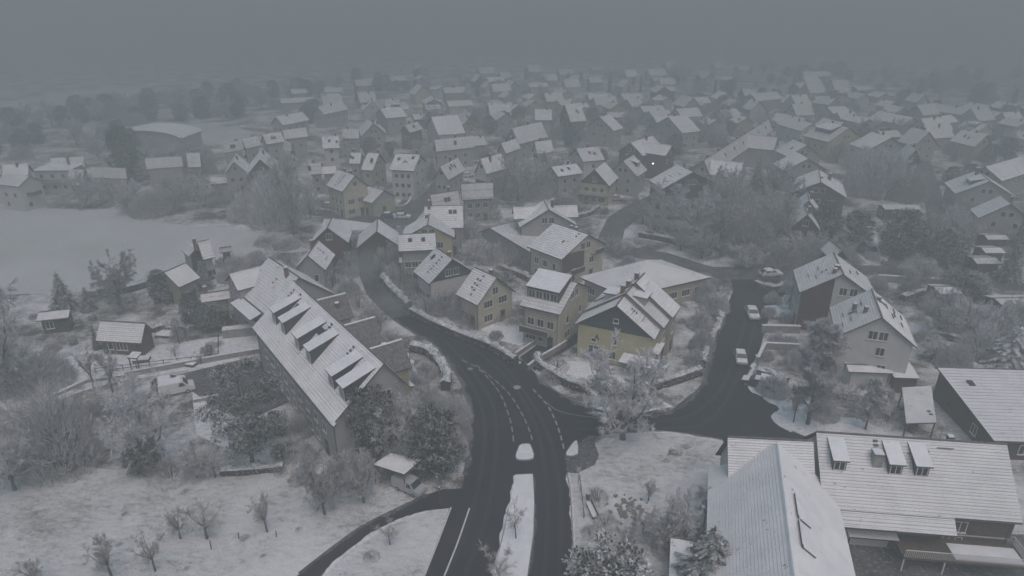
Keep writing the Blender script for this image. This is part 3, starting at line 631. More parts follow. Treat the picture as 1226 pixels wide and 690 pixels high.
# ---------------------------------------------------------------- hedges, walls, fences along a line
def hedge(name, pts, h, th, label, cat='hedge', seed=1, leafy=True):
    r = random.Random(seed); P = [Vector((p.x, p.y, 0)) for p in pts]; c = P[len(P) // 2].copy(); mb = MB(); K = MB(); rows = []; acc = 0
    R2 = []
    for i in range(len(P) - 1):
        n = max(1, int((P[i + 1] - P[i]).length / .45))
        for k in range(n): R2.append(P[i].lerp(P[i + 1], k / n))
    R2.append(P[-1]); prof = [(-.5, 0), (-.56, .45), (-.5, .85), (-.3, 1), (0, 1.04), (.3, 1), (.5, .85), (.56, .45), (.5, 0)]; o = []
    for i, p in enumerate(R2):
        d = (R2[min(i + 1, len(R2) - 1)] - R2[max(i - 1, 0)]).normalized(); nn = Vector((-d.y, d.x, 0)); row = []
        for a, b in prof:
            q = p - c + nn * (a * th) + Vector((0, 0, b * h)); k = noise.noise((q + c) * .8) * .38 * (b > 0) + noise.noise((q + c) * 2.9) * .22; q += nn * (k * (1 if a > 0 else -1)) + Vector((0, 0, k * .8 if b > .3 else 0)); row.append(q)
            if b > 0:
                for _ in range(7):
                    s_ = q + rv(r, .2); leaf(K, r, s_, (nn * a * 2 + rv(r, .9) + Vector((0, 0, .3))).normalized(), .2, .07)
        rows.append(row)
    m_ = len(prof)
    for i, row in enumerate(rows): mb.v += [tuple(q) for q in row]
    for i in range(len(rows) - 1):
        for j in range(m_ - 1):
            a = i * m_ + j; mb.f.append((a, a + 1, a + m_ + 1, a + m_)); mb.mi.append(1 if j in (2, 3, 4, 5) else 0)
    for e in (0, (len(rows) - 1) * m_): mb.f.append(tuple(e + j for j in range(m_))); mb.mi.append(0)
    e = empty(name, (c.x, c.y, 0)); mb.obj('hedge_body', ['hedge_green', 'thin_snow'], e); K.obj('leaves', 'hedge_leaf', e); tag(e, label, cat); return e
def wall_line(name, pts, h, th, label, material='concrete', cat='wall', snow=.06):
    P = [Vector((p.x, p.y, 0)) for p in pts]; c = P[len(P) // 2].copy(); mb = MB(); sn = MB()
    for i in range(len(P) - 1):
        a, b = P[i] - c, P[i + 1] - c; d = (b - a).normalized(); n = Vector((-d.y, d.x, 0)) * th / 2; n2 = n * 1.25; z = Vector((0, 0, 1))
        mb.hexa([a - n, b - n, b + n, a + n], [q + z * h for q in (a - n, b - n, b + n, a + n)])
        sn.hexa([q + z * (h + .003) for q in (a - n2, b - n2, b + n2, a + n2)], [q + z * (h + snow) for q in (a - n2, b - n2, b + n2, a + n2)])
    e = empty(name, (c.x, c.y, 0)); mb.obj('wall_body', material, e); sn.obj('snow_cap', 'snow', e); tag(e, label, cat); return e
def fence_line(pts, h, label, step=2.0, rails=2, material='timber'):
    P = [Vector((p.x, p.y, 0)) for p in pts]; c = P[0].copy(); e = empty('fence', (c.x, c.y, 0)); tag(e, label, 'fence'); post = MB().box(-.05, .05, -.05, .05, 0, h).mesh('post', material)
    for i in range(len(P) - 1):
        a, b = P[i] - c, P[i + 1] - c; n = max(1, round((b - a).length / step)); ang = math.atan2((b - a).y, (b - a).x); L_ = (b - a).length / n
        rm = MB().box(.06, L_ - .06, -.02, .02, 0, .09).mesh('rail', material)
        for k in range(n + (i == len(P) - 2)):
            q = a.lerp(b, k / n); link('post', post, e, q, ang)
            if k < n:
                for j in range(rails): link('rail', rm, e, (q.x, q.y, h * (j + 1) / (rails + .3) - .05), ang)
    return e

# ---------------------------------------------------------------- vehicles
def car(px, heading, label, paint='paint_white', van=False, snowy=True, name='parked_car', cat='car', scale=1.0, group=None):
    p = px if isinstance(px, Vector) else G(*px); e = empty(name, (p.x, p.y, .012), heading); e.scale = (scale,) * 3; tag(e, label, cat, group)
    # profile (x forward, z up), half width by height
    if van: low = [(-2.4, .35), (2.35, .35), (2.4, .75), (2.25, 1.05), (1.6, 1.25), (.95, 1.95), (.7, 2.05), (-2.3, 2.05), (-2.42, 1.2)]; roofx = (-2.2, .75, 2.06); ws = ((1.57, 1.3), (.98, 1.9)); hw = .95
    else: low = [(-2.1, .35), (2.05, .35), (2.15, .6), (2.05, .82), (1.05, .98), (.35, 1.42), (-1.25, 1.46), (-1.95, 1.0), (-2.15, .9)]; roofx = (-1.2, .3, 1.45); ws = ((1.0, 1.02), (.4, 1.4)); hw = .86
    mb = MB(); n = len(low)
    def wid(z): zm = 1.05 if not van else 1.2; return hw - max(0, z - zm) * (.34 if not van else .12)
    for sg in (-1, 1): mb.v += [(x, sg * wid(z), z) for x, z in low]
    mb.f += [tuple(range(n)), tuple(reversed(range(n, 2 * n)))]; mb.mi += [0, 0]
    for i in range(n): j = (i + 1) % n; mb.f.append((j, i, n + i, n + j)); mb.mi.append(0)
    me = mb.mesh('body', paint); bm = bmesh.new(); bm.from_mesh(me); bmesh.ops.recalc_face_normals(bm, faces=bm.faces); bmesh.ops.bevel(bm, geom=list(bm.edges), offset=.06, segments=2, affect='EDGES'); bm.to_mesh(me); bm.free(); link('body', me, e)
    (x0, z0), (x1, z1) = ws; w0, w1 = wid(z0) - .08, wid(z1) - .1
    nx, nz = (z1 - z0), -(x1 - x0); l_ = math.hypot(nx, nz); nx, nz = abs(nx) / l_ * .02, abs(nz) / l_ * .02
    MB().add([(x0 + nx, -w0, z0 + nz), (x0 + nx, w0, z0 + nz), (x1 + nx, w1, z1 + nz), (x1 + nx, -w1, z1 + nz)], [(0, 1, 2, 3)]).obj('windscreen', 'glass', e)
    g = MB(); zt, zb = (1.38, 1.06) if not van else (1.85, 1.3)
    for sg in (-1, 1):
        segs = ((-1.5, -.45), (-.38, .55)) if not van else ((.3, 1.0),)
        for a, b in segs:
            ya, yb_ = sg * (wid(zb) + .012), sg * (wid(zt) + .012); q = [(a, ya, zb), (b + (.2 if b > .5 else 0), ya, zb), (b - .1, yb_, zt), (a + .12, yb_, zt)]; g.add(q if sg < 0 else q[::-1], [(0, 1, 2, 3)])
    g.obj('side_window', 'glass', e)
    if not van: MB().add([(-1.99, .68, 1.04), (-1.99, -.68, 1.04), (-1.34, -.64, 1.43), (-1.34, .64, 1.43)], [(0, 1, 2, 3)]).obj('rear_window', 'glass', e)
    wm = MB().tube((0, -.11, 0), (0, .11, 0), .32, .32, 14).tube((0, .11, 0), (0, -.11, 0), .32, .32, 14)
    wm = wm.mesh('wheel', 'rubber'); rim = MB().tube((0, -.125, 0), (0, .125, 0), .19, .19, 10).tube((0, .125, 0), (0, -.125, 0), .19, .19, 10).mesh('rim', 'paint_silver')
    for x in (-1.3, 1.35):
        for sg in (-1, 1): o = link('wheel', wm, e, (x, sg * (hw - .08), .32)); link('rim', rim, o)
    fx = 2.13 if not van else 2.38
    for sg in (-1, 1):
        MB().box(fx - .06, fx + .03, sg * .62 - .17, sg * .62 + .17, .62, .76).obj('headlight', 'paint_silver', e); MB().box(-fx - .06, -fx + .04, sg * .66 - .1, sg * .66 + .1, .72, .95).obj('tail_light', 'paint_red', e)
    if snowy:
        a, b, z = roofx; w_ = wid(z) - .02; s_ = MB().hexa([(a, -w_, z), (b, -w_, z), (b, w_, z), (a, w_, z)], [(a + .08, -w_ + .08, z + .11), (b - .12, -w_ + .08, z + .10), (b - .12, w_ - .08, z + .1), (a + .08, w_ - .08, z + .11)])
        if not van: s_.hexa([(1.05, -.76, .99), (2.05, -.76, .83), (2.05, .76, .83), (1.05, .76, .99)], [(1.1, -.7, 1.05), (1.95, -.7, .92), (1.95, .7, .92), (1.1, .7, 1.05)])
        s_.obj('snow_cover', 'snow', e)
    return e
def lamp_post(u, v, h, label):
    p = G(u, v); e = empty('street_lamp', (p.x, p.y, 0)); tag(e, label, 'street lamp'); MB().tube((0, 0, 0), (0, 0, h), .07, .045, 8).obj('pole', 'metal', e); MB().tube((0, 0, h), (0, 0, h + .12), .12, .2, 8).tube((0, 0, h + .12), (0, 0, h + .3), .2, .06, 8).obj('lamp_head', 'metal', e); MB().tube((0, 0, h + .27), (0, 0, h + .36), .12, .04, 8).obj('snow_cap', 'snow', e); return e
# ================================================================ the ground
def pip(x, y, poly):
    c = False; j = len(poly) - 1
    for i in range(len(poly)):
        a, b = poly[i], poly[j]
        if (a[1] > y) != (b[1] > y) and x < (b[0] - a[0]) * (y - a[1]) / (b[1] - a[1]) + a[0]: c = not c
        j = i
    return c
link('ground', MB().add([(-3400, -150, 0), (3400, -150, 0), (3400, 5600, 0), (-3400, 5600, 0)], [(0, 1, 2, 3)]).mesh('ground', 'garden_ground'))['kind'] = 'structure'
ROADS = []; OPEN = []
def px(pts): return [G(*p) for p in pts]
def road(name, pts, z, m='asphalt', sm=0):
    P = smooth_px(pts, sm, True) if sm else px(pts); ROADS.append([(p.x, p.y) for p in P]); return sheet(name, P, z, m)
def lawn(name, pts, z, m, sm=4, open_=True):
    P = smooth_px(pts, sm, True) if sm else px(pts)
    if open_: OPEN.append([(p.x, p.y) for p in P])
    return sheet(name, P, z, m)
lawn('snowy_field', [(-250, 262), (-100, 248), (0, 247), (70, 250), (140, 253), (170, 264), (300, 277), (345, 292), (372, 300), (330, 303), (285, 305), (225, 318), (180, 335), (120, 348), (0, 353), (-200, 360)], .004, 'field_snow', 3)
lawn('far_snowy_field', [(-200, 138), (0, 122), (90, 110), (165, 104), (160, 116), (60, 138), (-60, 156), (-200, 165)], .004, 'field_snow')
lawn('small_far_field', [(150, 152), (235, 150), (262, 150), (300, 158), (285, 170), (240, 174), (190, 168)], .004, 'field_snow')
lawn('meadow', [(-150, 590), (-60, 575), (0, 562), (60, 556), (180, 566), (260, 566), (330, 562), (400, 582), (470, 592), (512, 592), (441, 627), (408, 649), (355, 690), (310, 730), (100, 800), (-200, 800)], .004, 'meadow_snow', 0)
lawn('verge_triangle', [(538, 608), (515, 611), (475, 624), (441, 644), (408, 667), (385, 690), (340, 735), (490, 735), (508, 690)], .004, 'meadow_snow', 0)
lawn('park_lawn', [(679, 566), (690, 567), (713, 556), (717, 545), (712, 532), (725, 524), (760, 519), (800, 519), (865, 528), (900, 560), (940, 800), (684, 800), (686, 655), (683, 594)], .004, 'meadow_snow', 0)
lawn('garden_lawn', [(652, 440), (680, 432), (760, 442), (812, 448), (838, 440), (816, 455), (780, 464), (700, 466), (668, 456)], .006, 'snow', 3, False)
lawn('garden_lawn', [(575, 394), (625, 374), (649, 402), (622, 414), (600, 408)], .006, 'snow', 0, False)
lawn('garden_lawn', [(95, 422), (200, 412), (312, 398), (310, 424), (240, 440), (120, 462), (60, 480), (50, 450)], .006, 'thin_snow', 3, False)
lawn('garden_lawn', [(388, 262), (430, 264), (480, 268), (478, 272), (420, 276), (385, 270)], .006, 'snow', 0, False)
lawn('garden_lawn', [(230, 470), (262, 462), (270, 500), (275, 540), (235, 520)], .006, 'thin_snow', 0, False)
lawn('garden_lawn', [(1030, 262), (1045, 262), (1055, 305), (1038, 308)], .006, 'snow', 0, False)
lawn('corner_verge', [(706, 496), (716, 488), (790, 478), (806, 487), (770, 494), (733, 497)], .016, 'snow', 0, False)
lawn('snow_peninsula', [(925, 501), (940, 493), (965, 492), (1010, 500), (1075, 505), (1090, 535), (985, 527), (950, 516)], .016, 'thin_snow', 3, False)
p = px([(985, 640), (1250, 640), (1260, 780), (985, 780)]); sheet('yard', p, .010, 'slushy_asphalt')  # added dark sheet, paints the dimness below the facade into the ground
MAIN = [(685, 800), (686, 655), (683, 594), (679, 566), (676, 545), (672, 525), (662, 500), (648, 475), (634, 455), (622, 436), (605, 425), (580, 414), (550, 402), (520, 390), (500, 377), (482, 360), (466, 345), (458, 325), (458, 305), (466, 285), (480, 265), (492, 248), (505, 234),
        (490, 230), (476, 246), (462, 262), (450, 275), (438, 290), (430, 310), (430, 330), (438, 350), (455, 368), (475, 385), (498, 400), (520, 412), (535, 430), (551, 455), (560, 480), (563, 510), (562, 540), (556, 569), (553, 585), (540, 608), (524, 650), (508, 690), (455, 800)]
road('main_road', MAIN, .008)
SIDE = [(640, 446), (656, 461), (676, 474), (700, 486), (745, 496), (800, 494), (838, 464), (848, 440), (857, 400), (868, 372), (878, 348), (874, 332), (850, 322), (900, 320), (950, 322), (952, 335), (940, 352), (925, 370), (916, 395), (908, 425), (898, 450), (897, 464), (925, 482), (936, 492), (924, 501), (950, 518), (985, 530), (990, 560), (935, 548), (865, 529), (800, 518), (760, 519), (722, 522), (712, 531), (676, 545), (662, 500)]
road('side_street', SIDE, .012)
road('junction', [(612, 424), (626, 432), (640, 446), (656, 462), (676, 474), (700, 486), (745, 497), (720, 521), (690, 540), (672, 525), (656, 490), (630, 450)], .010)
road('smoke_grey_sheet', [(430, 330), (438, 350), (455, 368), (470, 381), (500, 377), (482, 360), (466, 345), (458, 325), (458, 305), (466, 285), (480, 265), (492, 248), (505, 234), (490, 230), (476, 246), (462, 262), (450, 275), (438, 290), (430, 310)], .0245, 'slushy_asphalt')  # lighter sheet over the upper road; the smoke's grey veil painted as colour
road('cross_street', [(715, 300), (760, 296), (800, 303), (852, 320), (950, 318), (1060, 318), (1140, 326), (1260, 345), (1260, 354), (1130, 338), (1060, 329), (950, 334), (870, 335), (845, 329), (790, 312), (740, 307)], .016, 'slushy_asphalt')
road('hill_street', [(713, 302), (718, 280), (728, 260), (750, 246), (776, 235), (800, 217), (840, 192), (846, 196), (832, 214), (800, 240), (772, 256), (748, 275), (742, 304)], .020, 'slushy_asphalt')
road('east_street', [(1095, 190), (1105, 230), (1110, 262), (1100, 290), (1066, 306), (1058, 320), (1085, 322), (1125, 300), (1136, 268), (1127, 230), (1113, 190)], .020, 'slushy_asphalt')
road('village_street', [(360, 248), (430, 257), (478, 262), (500, 240), (520, 216), (548, 214), (545, 224), (512, 246), (492, 272), (440, 267), (360, 256)], .012, 'slushy_asphalt')
road('car_park', [(208, 450), (300, 428), (335, 440), (350, 480), (300, 502), (262, 492), (232, 470)], .012, 'slushy_asphalt')
road('driveway', [(622, 428), (640, 444), (690, 412), (700, 396), (684, 392), (655, 405)], .014, 'asphalt')
road('footpath', [(512, 592), (492, 602), (441, 627), (408, 649), (355, 690), (290, 740), (345, 740), (385, 690), (408, 667), (441, 644), (475, 624), (515, 611), (545, 608), (553, 585), (530, 586)], .014, 'asphalt')
road('footpath', [(676, 545), (690, 546), (692, 532), (704, 522), (722, 522), (712, 531), (717, 545), (712, 557), (690, 567), (679, 566)], .014, 'slushy_asphalt')
road('footpath', [(793, 553), (799, 544), (803, 534), (810, 530), (818, 532), (834, 527), (829, 536), (819, 540), (816, 546), (806, 548), (801, 554)], .010, 'garden_ground')
raised('traffic_island', smooth_px([(618, 551), (619.5, 538), (623, 533), (631, 532), (636, 534), (639, 550)], 3, True), .13)
raised('traffic_island', smooth_px([(678, 547), (679, 540), (685, 532), (691, 528), (692.5, 545)], 2, True), .13)
raised('median', px([(616.5, 569), (638, 568), (640, 600), (639.5, 640), (632, 690), (610, 800), (565, 800), (590, 690), (602, 640), (611, 600)]), .13, ('snow', 'concrete'))
def ribbon(name, pts, w_, z, m, kind='structure', sm=5, h=0):
    P = smooth_px(pts, sm) if sm else px(pts); mb = MB()
    for i in range(len(P) - 1):
        d = (P[i + 1] - P[i]).normalized(); n = Vector((-d.y, d.x, 0)) * w_ / 2; a, b = P[i], P[i + 1]; q = [(a - n), (b - n), (b + n), (a + n)]
        if h: mb.hexa([(p.x, p.y, 0) for p in q], [(p.x, p.y, z + h) for p in q])
        else: mb.add([(p.x, p.y, z) for p in q], [(0, 1, 2, 3)])
    o = mb.obj(name, m); o['kind'] = kind; return o
ribbon('kerb', [(508, 690), (524, 650), (540, 608)], .16, .02, 'white_trim', h=.06); ribbon('kerb', [(532, 690), (548, 650), (562, 609)], .16, .02, 'white_trim', h=.06)
ribbon('kerb', [(684, 690), (686, 655), (683, 594), (679, 567)], .14, .02, 'concrete', h=.08); ribbon('kerb', [(712, 531), (722, 522), (760, 518), (800, 517), (865, 527)], .14, .02, 'concrete', h=.08)
ribbon('kerb', [(642, 449), (657, 463), (676, 475), (700, 487), (745, 496)], .14, .02, 'concrete', h=.05)
for k, (pts, w_, sd) in enumerate((([(556, 569), (562, 540), (563, 510), (560, 480), (551, 455), (535, 430), (520, 412), (498, 400), (475, 385), (455, 368), (438, 350)], .7, -1), ([(685, 690), (686, 655), (683, 594), (679, 567)], .25, 1), ([(622, 436), (605, 425), (580, 414), (550, 402), (520, 390), (500, 377), (482, 360)], .6, -1),
        ([(642, 449), (657, 463), (676, 475), (700, 487), (745, 497), (800, 495), (838, 465), (848, 440), (857, 400), (868, 372)], .6, -1), ([(865, 529), (800, 518), (760, 519), (722, 522)], .4, -1), ([(908, 425), (898, 450), (897, 464), (925, 482), (936, 492), (924, 501), (950, 518)], .5, -1),
        ([(512, 592), (492, 602), (441, 627), (408, 649), (355, 690)], .35, 1), ([(385, 690), (408, 667), (441, 644), (475, 624), (515, 611)], .35, 1), ([(617, 570), (611, 600), (602, 640), (590, 690)], .3, -1), ([(638, 569), (640, 600), (639.5, 640), (632, 690)], .3, 1))):
    ragged('slush_edge', pts, w_, .0225, 'thin_snow' if k % 3 else 'slushy_asphalt', 3 + k, side=sd)
def dashes(pts, n, z=.0165, w_=.13, duty=.62):
    P = smooth_px(pts, 8); S = [0]
    for i in range(1, len(P)): S.append(S[-1] + (P[i] - P[i - 1]).length)
    def at(s):
        for i in range(1, len(P)):
            if S[i] >= s: return P[i - 1].lerp(P[i], (s - S[i - 1]) / max(1e-6, S[i] - S[i - 1]))
        return P[-1]
    st = S[-1] / n
    for k in range(n):
        a, b = at(k * st), at((k + duty) * st); d = (b - a).normalized(); q = Vector((-d.y, d.x, 0)) * w_ / 2
        o = MB().add([(p.x, p.y, z) for p in (a - q, b - q, b + q, a + q)], [(0, 1, 2, 3)]).obj('lane_marking', 'worn_paint'); o['kind'] = 'structure'
dashes([(553, 431), (572, 441), (588, 457), (600, 474), (609, 497), (613, 513), (615, 533)], 12)
dashes([(570, 437), (592, 455), (609, 471), (620, 487), (628, 502), (635, 519), (638, 531)], 12)
dashes([(638, 466), (655, 485), (664, 502), (670, 518), (676, 541)], 9, w_=.2)
ribbon('lane_marking', [(655, 482), (666, 491), (688, 497), (720, 501)], .10, .0205, 'worn_paint')
c_ = G(619, 464); MB().tube((0, 0, .012), (0, 0, .022), .55, .55, 20).obj('manhole_cover', 'worn_paint', None, (c_.x, c_.y, 0))['kind'] = 'structure'
c_ = G(563, 442); MB().tube((0, 0, .012), (0, 0, .022), .4, .4, 16).obj('manhole_cover', 'concrete', None, (c_.x, c_.y, 0))['kind'] = 'structure'

for pts in ([(536, 690), (566, 610), (578, 550), (580, 510), (572, 475), (550, 440), (515, 402)], [(556, 690), (582, 620), (592, 560), (594, 515), (588, 480), (566, 445), (530, 405)], [(652, 690), (656, 620), (652, 560), (644, 520), (628, 482), (600, 445), (560, 412)], [(670, 690), (672, 620), (668, 570), (658, 525), (640, 488), (612, 448), (575, 414)],
            [(690, 505), (760, 505), (820, 500), (860, 470), (878, 430), (894, 380)], [(690, 514), (770, 513), (840, 508), (872, 475), (892, 430), (905, 385)]):
    ribbon('tyre_track', pts, .55, .0135, 'tyre_wear')
# ================================================================ houses one can tell apart
H = House
def slab_building(name, label, cat, corners, zs, wall='timber', roof='snow', posts=0, th=.18, short=None):
    # a single-pitch roof over the four picture corners at the given heights, with walls (or posts) below
    P = [G(u, v, z) for (u, v), z in zip(corners, zs)]
    if sum(P[i].x * P[(i + 1) % 4].y - P[(i + 1) % 4].x * P[i].y for i in range(4)) < 0: P.reverse()
    c = sum(P, Vector()) / 4; e = empty(name, (c.x, c.y, 0)); tag(e, label, cat); Q = [Vector((p.x - c.x, p.y - c.y, p.z)) for p in P]
    MB().hexa([q - Vector((0, 0, th)) for q in Q], Q, 1, 0).obj('roof', [roof, 'timber'], e)
    W = [Vector((q.x * .94, q.y * .94, q.z - th - .005)) for q in Q]
    if posts:
        for q in W: MB().box(q.x - .07, q.x + .07, q.y - .07, q.y + .07, 0, q.z).obj('post', 'timber', e)
    else: MB().hexa([(q.x, q.y, -.05) for q in W], W).obj('wall', wall, e)
    FOOT.append((c.x, c.y, 0, max(abs(q.x) for q in Q), max(abs(q.y) for q in Q)))
    if short: LAND.append((c.x, c.y, short))
    return e
# long row with pairs of dormers
h = H('apartment_row', 'long steep-roofed apartment row with three pairs of slab dormers beside the main road', (352, 336), (460, 435), (399, 512), 13, 7, 'plaster_grey', 'roof_snow', courses=26, far_w=3.2, far_he=8.6, short='long apartment row')
sx = -1 if True else 1
# local x grows from the near (south) end if swapped; place by fraction along the picture
def fx(h, u, v, z):      # local x of a picture point on the house
    p = G(u, v, z) - h.c; return p.x * math.cos(h.rz) + p.y * math.sin(h.rz)
def fy(h, u, v, z):
    p = G(u, v, z) - h.c; return -p.x * math.sin(h.rz) + p.y * math.cos(h.rz)
for u, v in ((318, 389), (329, 401), (350, 419), (366, 434), (377, 469), (393, 483)):
    h.shed_dormer(fx(h, u, v, 9), 1.9, .68, 2.0, pitch=.32, mt='slate')
for u, v in ((346, 362), (353, 366), (359, 370), (384, 400), (398, 400), (415, 434), (424, 438)): h.skylight((fx(h, u, v, 11), .28))
for u, v, t in ((354, 350, .12), (367, 355, .1), (388, 396, .15), (399, 392, .1), (423, 419, .12), (428, 467, .6)): h.steps(fx(h, u, v, 12), t, t + .12, 3)
h.porch(fx(h, 371, 466, 7), fx(h, 399, 512, 7), 6.85, 7.25, 7.15, 6.9, -1, posts=False)
h.auto(gx=2, lx=9, floors=2)
for k, (u, v) in enumerate(((398, 368), (432, 398), (457, 428))):
    h.wing(fx(h, u, v, 11), 2.5, 4.8, 12.7, 9.8, 1, 'plaster_ochre', 'roof_snow', south=('bare_tiles', -1 if h.xw and fx(h, 460, 435, 13) < 0 else 1))
for u, v in ((403, 378), (441, 400), (461, 428)): h.chimney(fx(h, u, v, 10), 2.9, -.9, .5)
for u in (0, 1, 2, 3): h.porch(-h.L / 2 + 2 + u * 7.6, -h.L / 2 + 5.2 + u * 7.6, 2.75, 5.6, 6.4, 5.9, 1, fill=True, wall='plaster_beige')
h = None
h = H('house', 'grey house with a front gable behind the north end of the apartment row', (322, 308), (358, 332), (280, 346), 11, 6, 'plaster_grey', short='grey gabled house', courses=14); h.auto(2, 3)
h.wing(-h.L * .0 + fx(h, 303, 326, 9), 3.0, 7.2, 9.6, 7.6, -1, window=True); h.porch(-4.4, 4.4, 6.4, 8.4, 5.6, 5.0, -1, posts=False); h.balcony('-y', -4, 4, 3.0, 1.6, 'plaster_grey'); h.chimney(3, -.8).steps(1, .3, .4, 2)
h = H('house', 'pale gabled house with a steep roof across the street from the apartment row', (368, 306), (381, 288), (389, 325), 9, 6, 'plaster_grey', short='steep pale house', courses=10); h.auto(2).steps(1, .2, .5, 3).guards((0, .75)); h.chimney(1.5)
h = H('barn', 'reddish brown gabled barn with white roof edges above the steep pale house', (392, 272.5), (398, 260), (417, 291), 9, 5.5, 'red_boards', short='reddish brown barn'); h.auto(1, 1, 1)
h = H('barn', 'dark timber barn with one snowy roof slope beside the bend of the street', (451, 277), (452, 262), (428, 290), 8, 4.5, 'timber', short='dark timber barn'); h.auto(1, 1, 1, attic=False)
h = H('house', 'small white gabled cottage alone at the edge of the field', (236, 290), (250, 287), (225, 307), 8, 4.8, 'plaster_grey', short='field cottage', courses=8); h.auto(1, 2).chimney(1.8)
h.wing(1.5, 1.6, 5.5, 6.5, 5.2, -1)
h = H('shed', 'low wooden shed right of the field cottage', (262, 297), (277, 295), (277, 301), 4.5, 3.4, 'timber'); h.auto(1, 1, 1, attic=False)
h = H('barn', 'low olive boarded barn in front of the field cottage', (196, 326), (222, 315), (232, 336), 6.5, 4, 'olive_boards', short='olive barn'); h.auto(1, 2, 1)
h = H('barn', 'wide dark barn with a big snowy roof in the middle of the left gardens', (120, 384), (174, 387), (164, 411), 5.2, 2.6, 'timber', short='wide dark barn', courses=10); h.auto(1, 3, 1, attic=False)
h.porch(fx(h, 178, 412, 2), fx(h, 190, 412, 2), 5.0, 6.4, 2.6, 2.3, -1)
h = H('shed', 'small shed with a bright flat-pitched roof left of the wide dark barn', (46, 374), (84, 370), (94, 379), 3.6, 2.8, 'timber', short='flat-roofed shed'); h.auto(1, 2, 1, attic=False)
h = H('house', 'small house with a flat snowy terrace roof left of the grey gabled house', (240, 352), (274, 347), (278, 357), 6, 4.6, 'plaster_beige', short='terrace house'); h.auto(2, 3, 1); h.chimney(-1.5)
# centre
h = H('house', 'house with dark slate gable over white ground floor by the road hedge', (542, 310), (522, 296), (512, 339), 9, 5, 'plaster_white', gable='slate', short='slate gabled house', courses=12)
h.clad = 0; h.auto(2, 3); h.steps(.6, .15, .75, 6).chimney(1.2, .5, .6).skylight((-1.8, .3))
h = H('house', 'cream house with a plain gable, second of two along the road hedge', (595, 332), (568, 320), (570, 365), 9, 5, 'plaster_cream', short='cream gabled house', courses=12)
h.auto(2, 2, gk='w'); h.steps(.3, .15, .8, 5).steps(-.5, .3, .6, 3).chimney(.8, .6, .6)
h = H('house', 'cream house whose roof carries one very wide box dormer', (691.5, 338.5), (644, 328.5), (670, 377), 10, 6.8, 'plaster_cream', short='wide dormer house', courses=10)
h.shed_dormer(-.4, 5.8, .70, 1.9, pitch=.30, nwin=4, mt='timber'); h.auto(2, 3); h.balcony('-y', -h.xw, h.xw - 1.2, 2.7, 1.5, 'timber'); h.chimney(-2.4, .5, .5)
h = H('house', 'large cream house with a half timbered gable and corner balconies', (705, 281), (663, 267), (672, 311), 10, 6.6, 'plaster_cream', short='half timbered house', courses=14, far_w=5.6, far_he=6.6)
h.auto(2, 3); h.balcony('+x' if h.facing(1, 0) else '-x', -5.5, -1.5, 3.0, 1.3); h.balcony('+x' if h.facing(1, 0) else '-x', 1.5, 4.0, 5.6, 1.2); h.chimney(1.0, .6, .5).chimney(-.5, .7, .4).steps(1.5, .45, .5, 2).steps(3, .1, .2, 2)
s_ = 1 if h.facing(1, 0) else -1
MB().box(min(s_ * (h.xw + .01), s_ * (h.xw + .08)), max(s_ * (h.xw + .01), s_ * (h.xw + .08)), h.yi + .1, -.6, 3.2, 7.0).obj('gable_cladding', 'timber', h.root)
h = H('house', 'tall pale house with a front gable and cross roof behind the half timbered house', (657, 251), (651, 240), (623, 275), 11, 7.2, 'plaster_grey', short='tall pale cross-roofed house', courses=12)
h.auto(3, 2); bk = 1.4 if fx(h, 651, 240, 11) > 0 else -1.4; h.wing(bk, 2.2, 7.2, 10.2, 8.2, -1); h.wing(bk, 2.2, 7.2, 10.2, 8.2, 1); h.chimney(-1, 1.5, .9)
h = H('house', 'flat pitched snowy hall roof between the two pale houses', (586, 273), (628, 262), (601, 317), 6, 4, 'plaster_grey', short='low snowy hall', L=12, far_w=4); h.auto(2, 2, 1)
h = H('house', 'small yellow gabled house in front of the long snowy roof', (512, 269), (514, 256), (544, 288), 9, 6, 'plaster_yellow', short='small yellow gabled house', courses=8); h.auto(2).chimney(1.5, .5, .6)
h = H('house', 'house with a long snowy roof and dark gable behind the small yellow house', (554, 246), (508, 247), (548, 273), 10, 6.5, 'plaster_grey', gable='timber', gable_ends=(1, -1), short='long roofed house', courses=12); h.auto(2, 3).chimney(-3.2, -.6, 1.6); h.skylight((1.5, .3), (2.5, .3))
h = H('house', 'grey house with a glazed veranda and two roof windows by the street bend', (477, 281), (521, 279), (524, 299), 9, 7.2, 'plaster_grey', short='veranda house', courses=8); h.auto(1, 4); h.skylight((-1.4, .4), (1.2, .4)); h.porch(-3.8, 3.6, 2.4 + .6, 4.6, 5.0, 4.5, -1)
h = H('house', 'house with a snowy half-hipped roof left of the pale gabled pair', (515, 233), (548, 228), (552, 246), 9.5, 6, 'plaster_grey', short='half-hipped house', courses=8); h.auto(2, 3).skylight((0, .5), (.9, .5)).chimney(1.5)
h = H('house', 'broad roofed house behind the long roofed house', (552, 220), (590, 218), (598, 237), 10, 6, 'plaster_grey', short='broad roofed house'); h.auto(2, 3).chimney(0)
h = H('house', 'white gabled house with three tall windows in the middle of the village', (575, 190.5), (600, 184), (557, 209), 11, 7, 'plaster_white', short='three windowed white house'); h.auto(3).chimney(1).steps(0, .2, .6, 4)
h = H('house', 'low house with dark roof windows left of the three windowed white house', (527, 200), (548, 189), (540, 214), 10, 6.5, 'plaster_grey'); h.auto(2).skylight((0, .3), (1.6, .4), (-1.6, .4)).chimney(2)
h = H('house', 'tall white block with a snowy roof and a small triangular dormer', (503, 185), (474, 183.6), (493.5, 205), 12, 8.6, 'plaster_white', short='tall white block', courses=8); h.auto(2, 3); h.wing(.3, .9, 3.2, 10.9, 10.2, -1, window=False); h.skylight((2, .25), (-2, .35)); h.chimney(2.5)
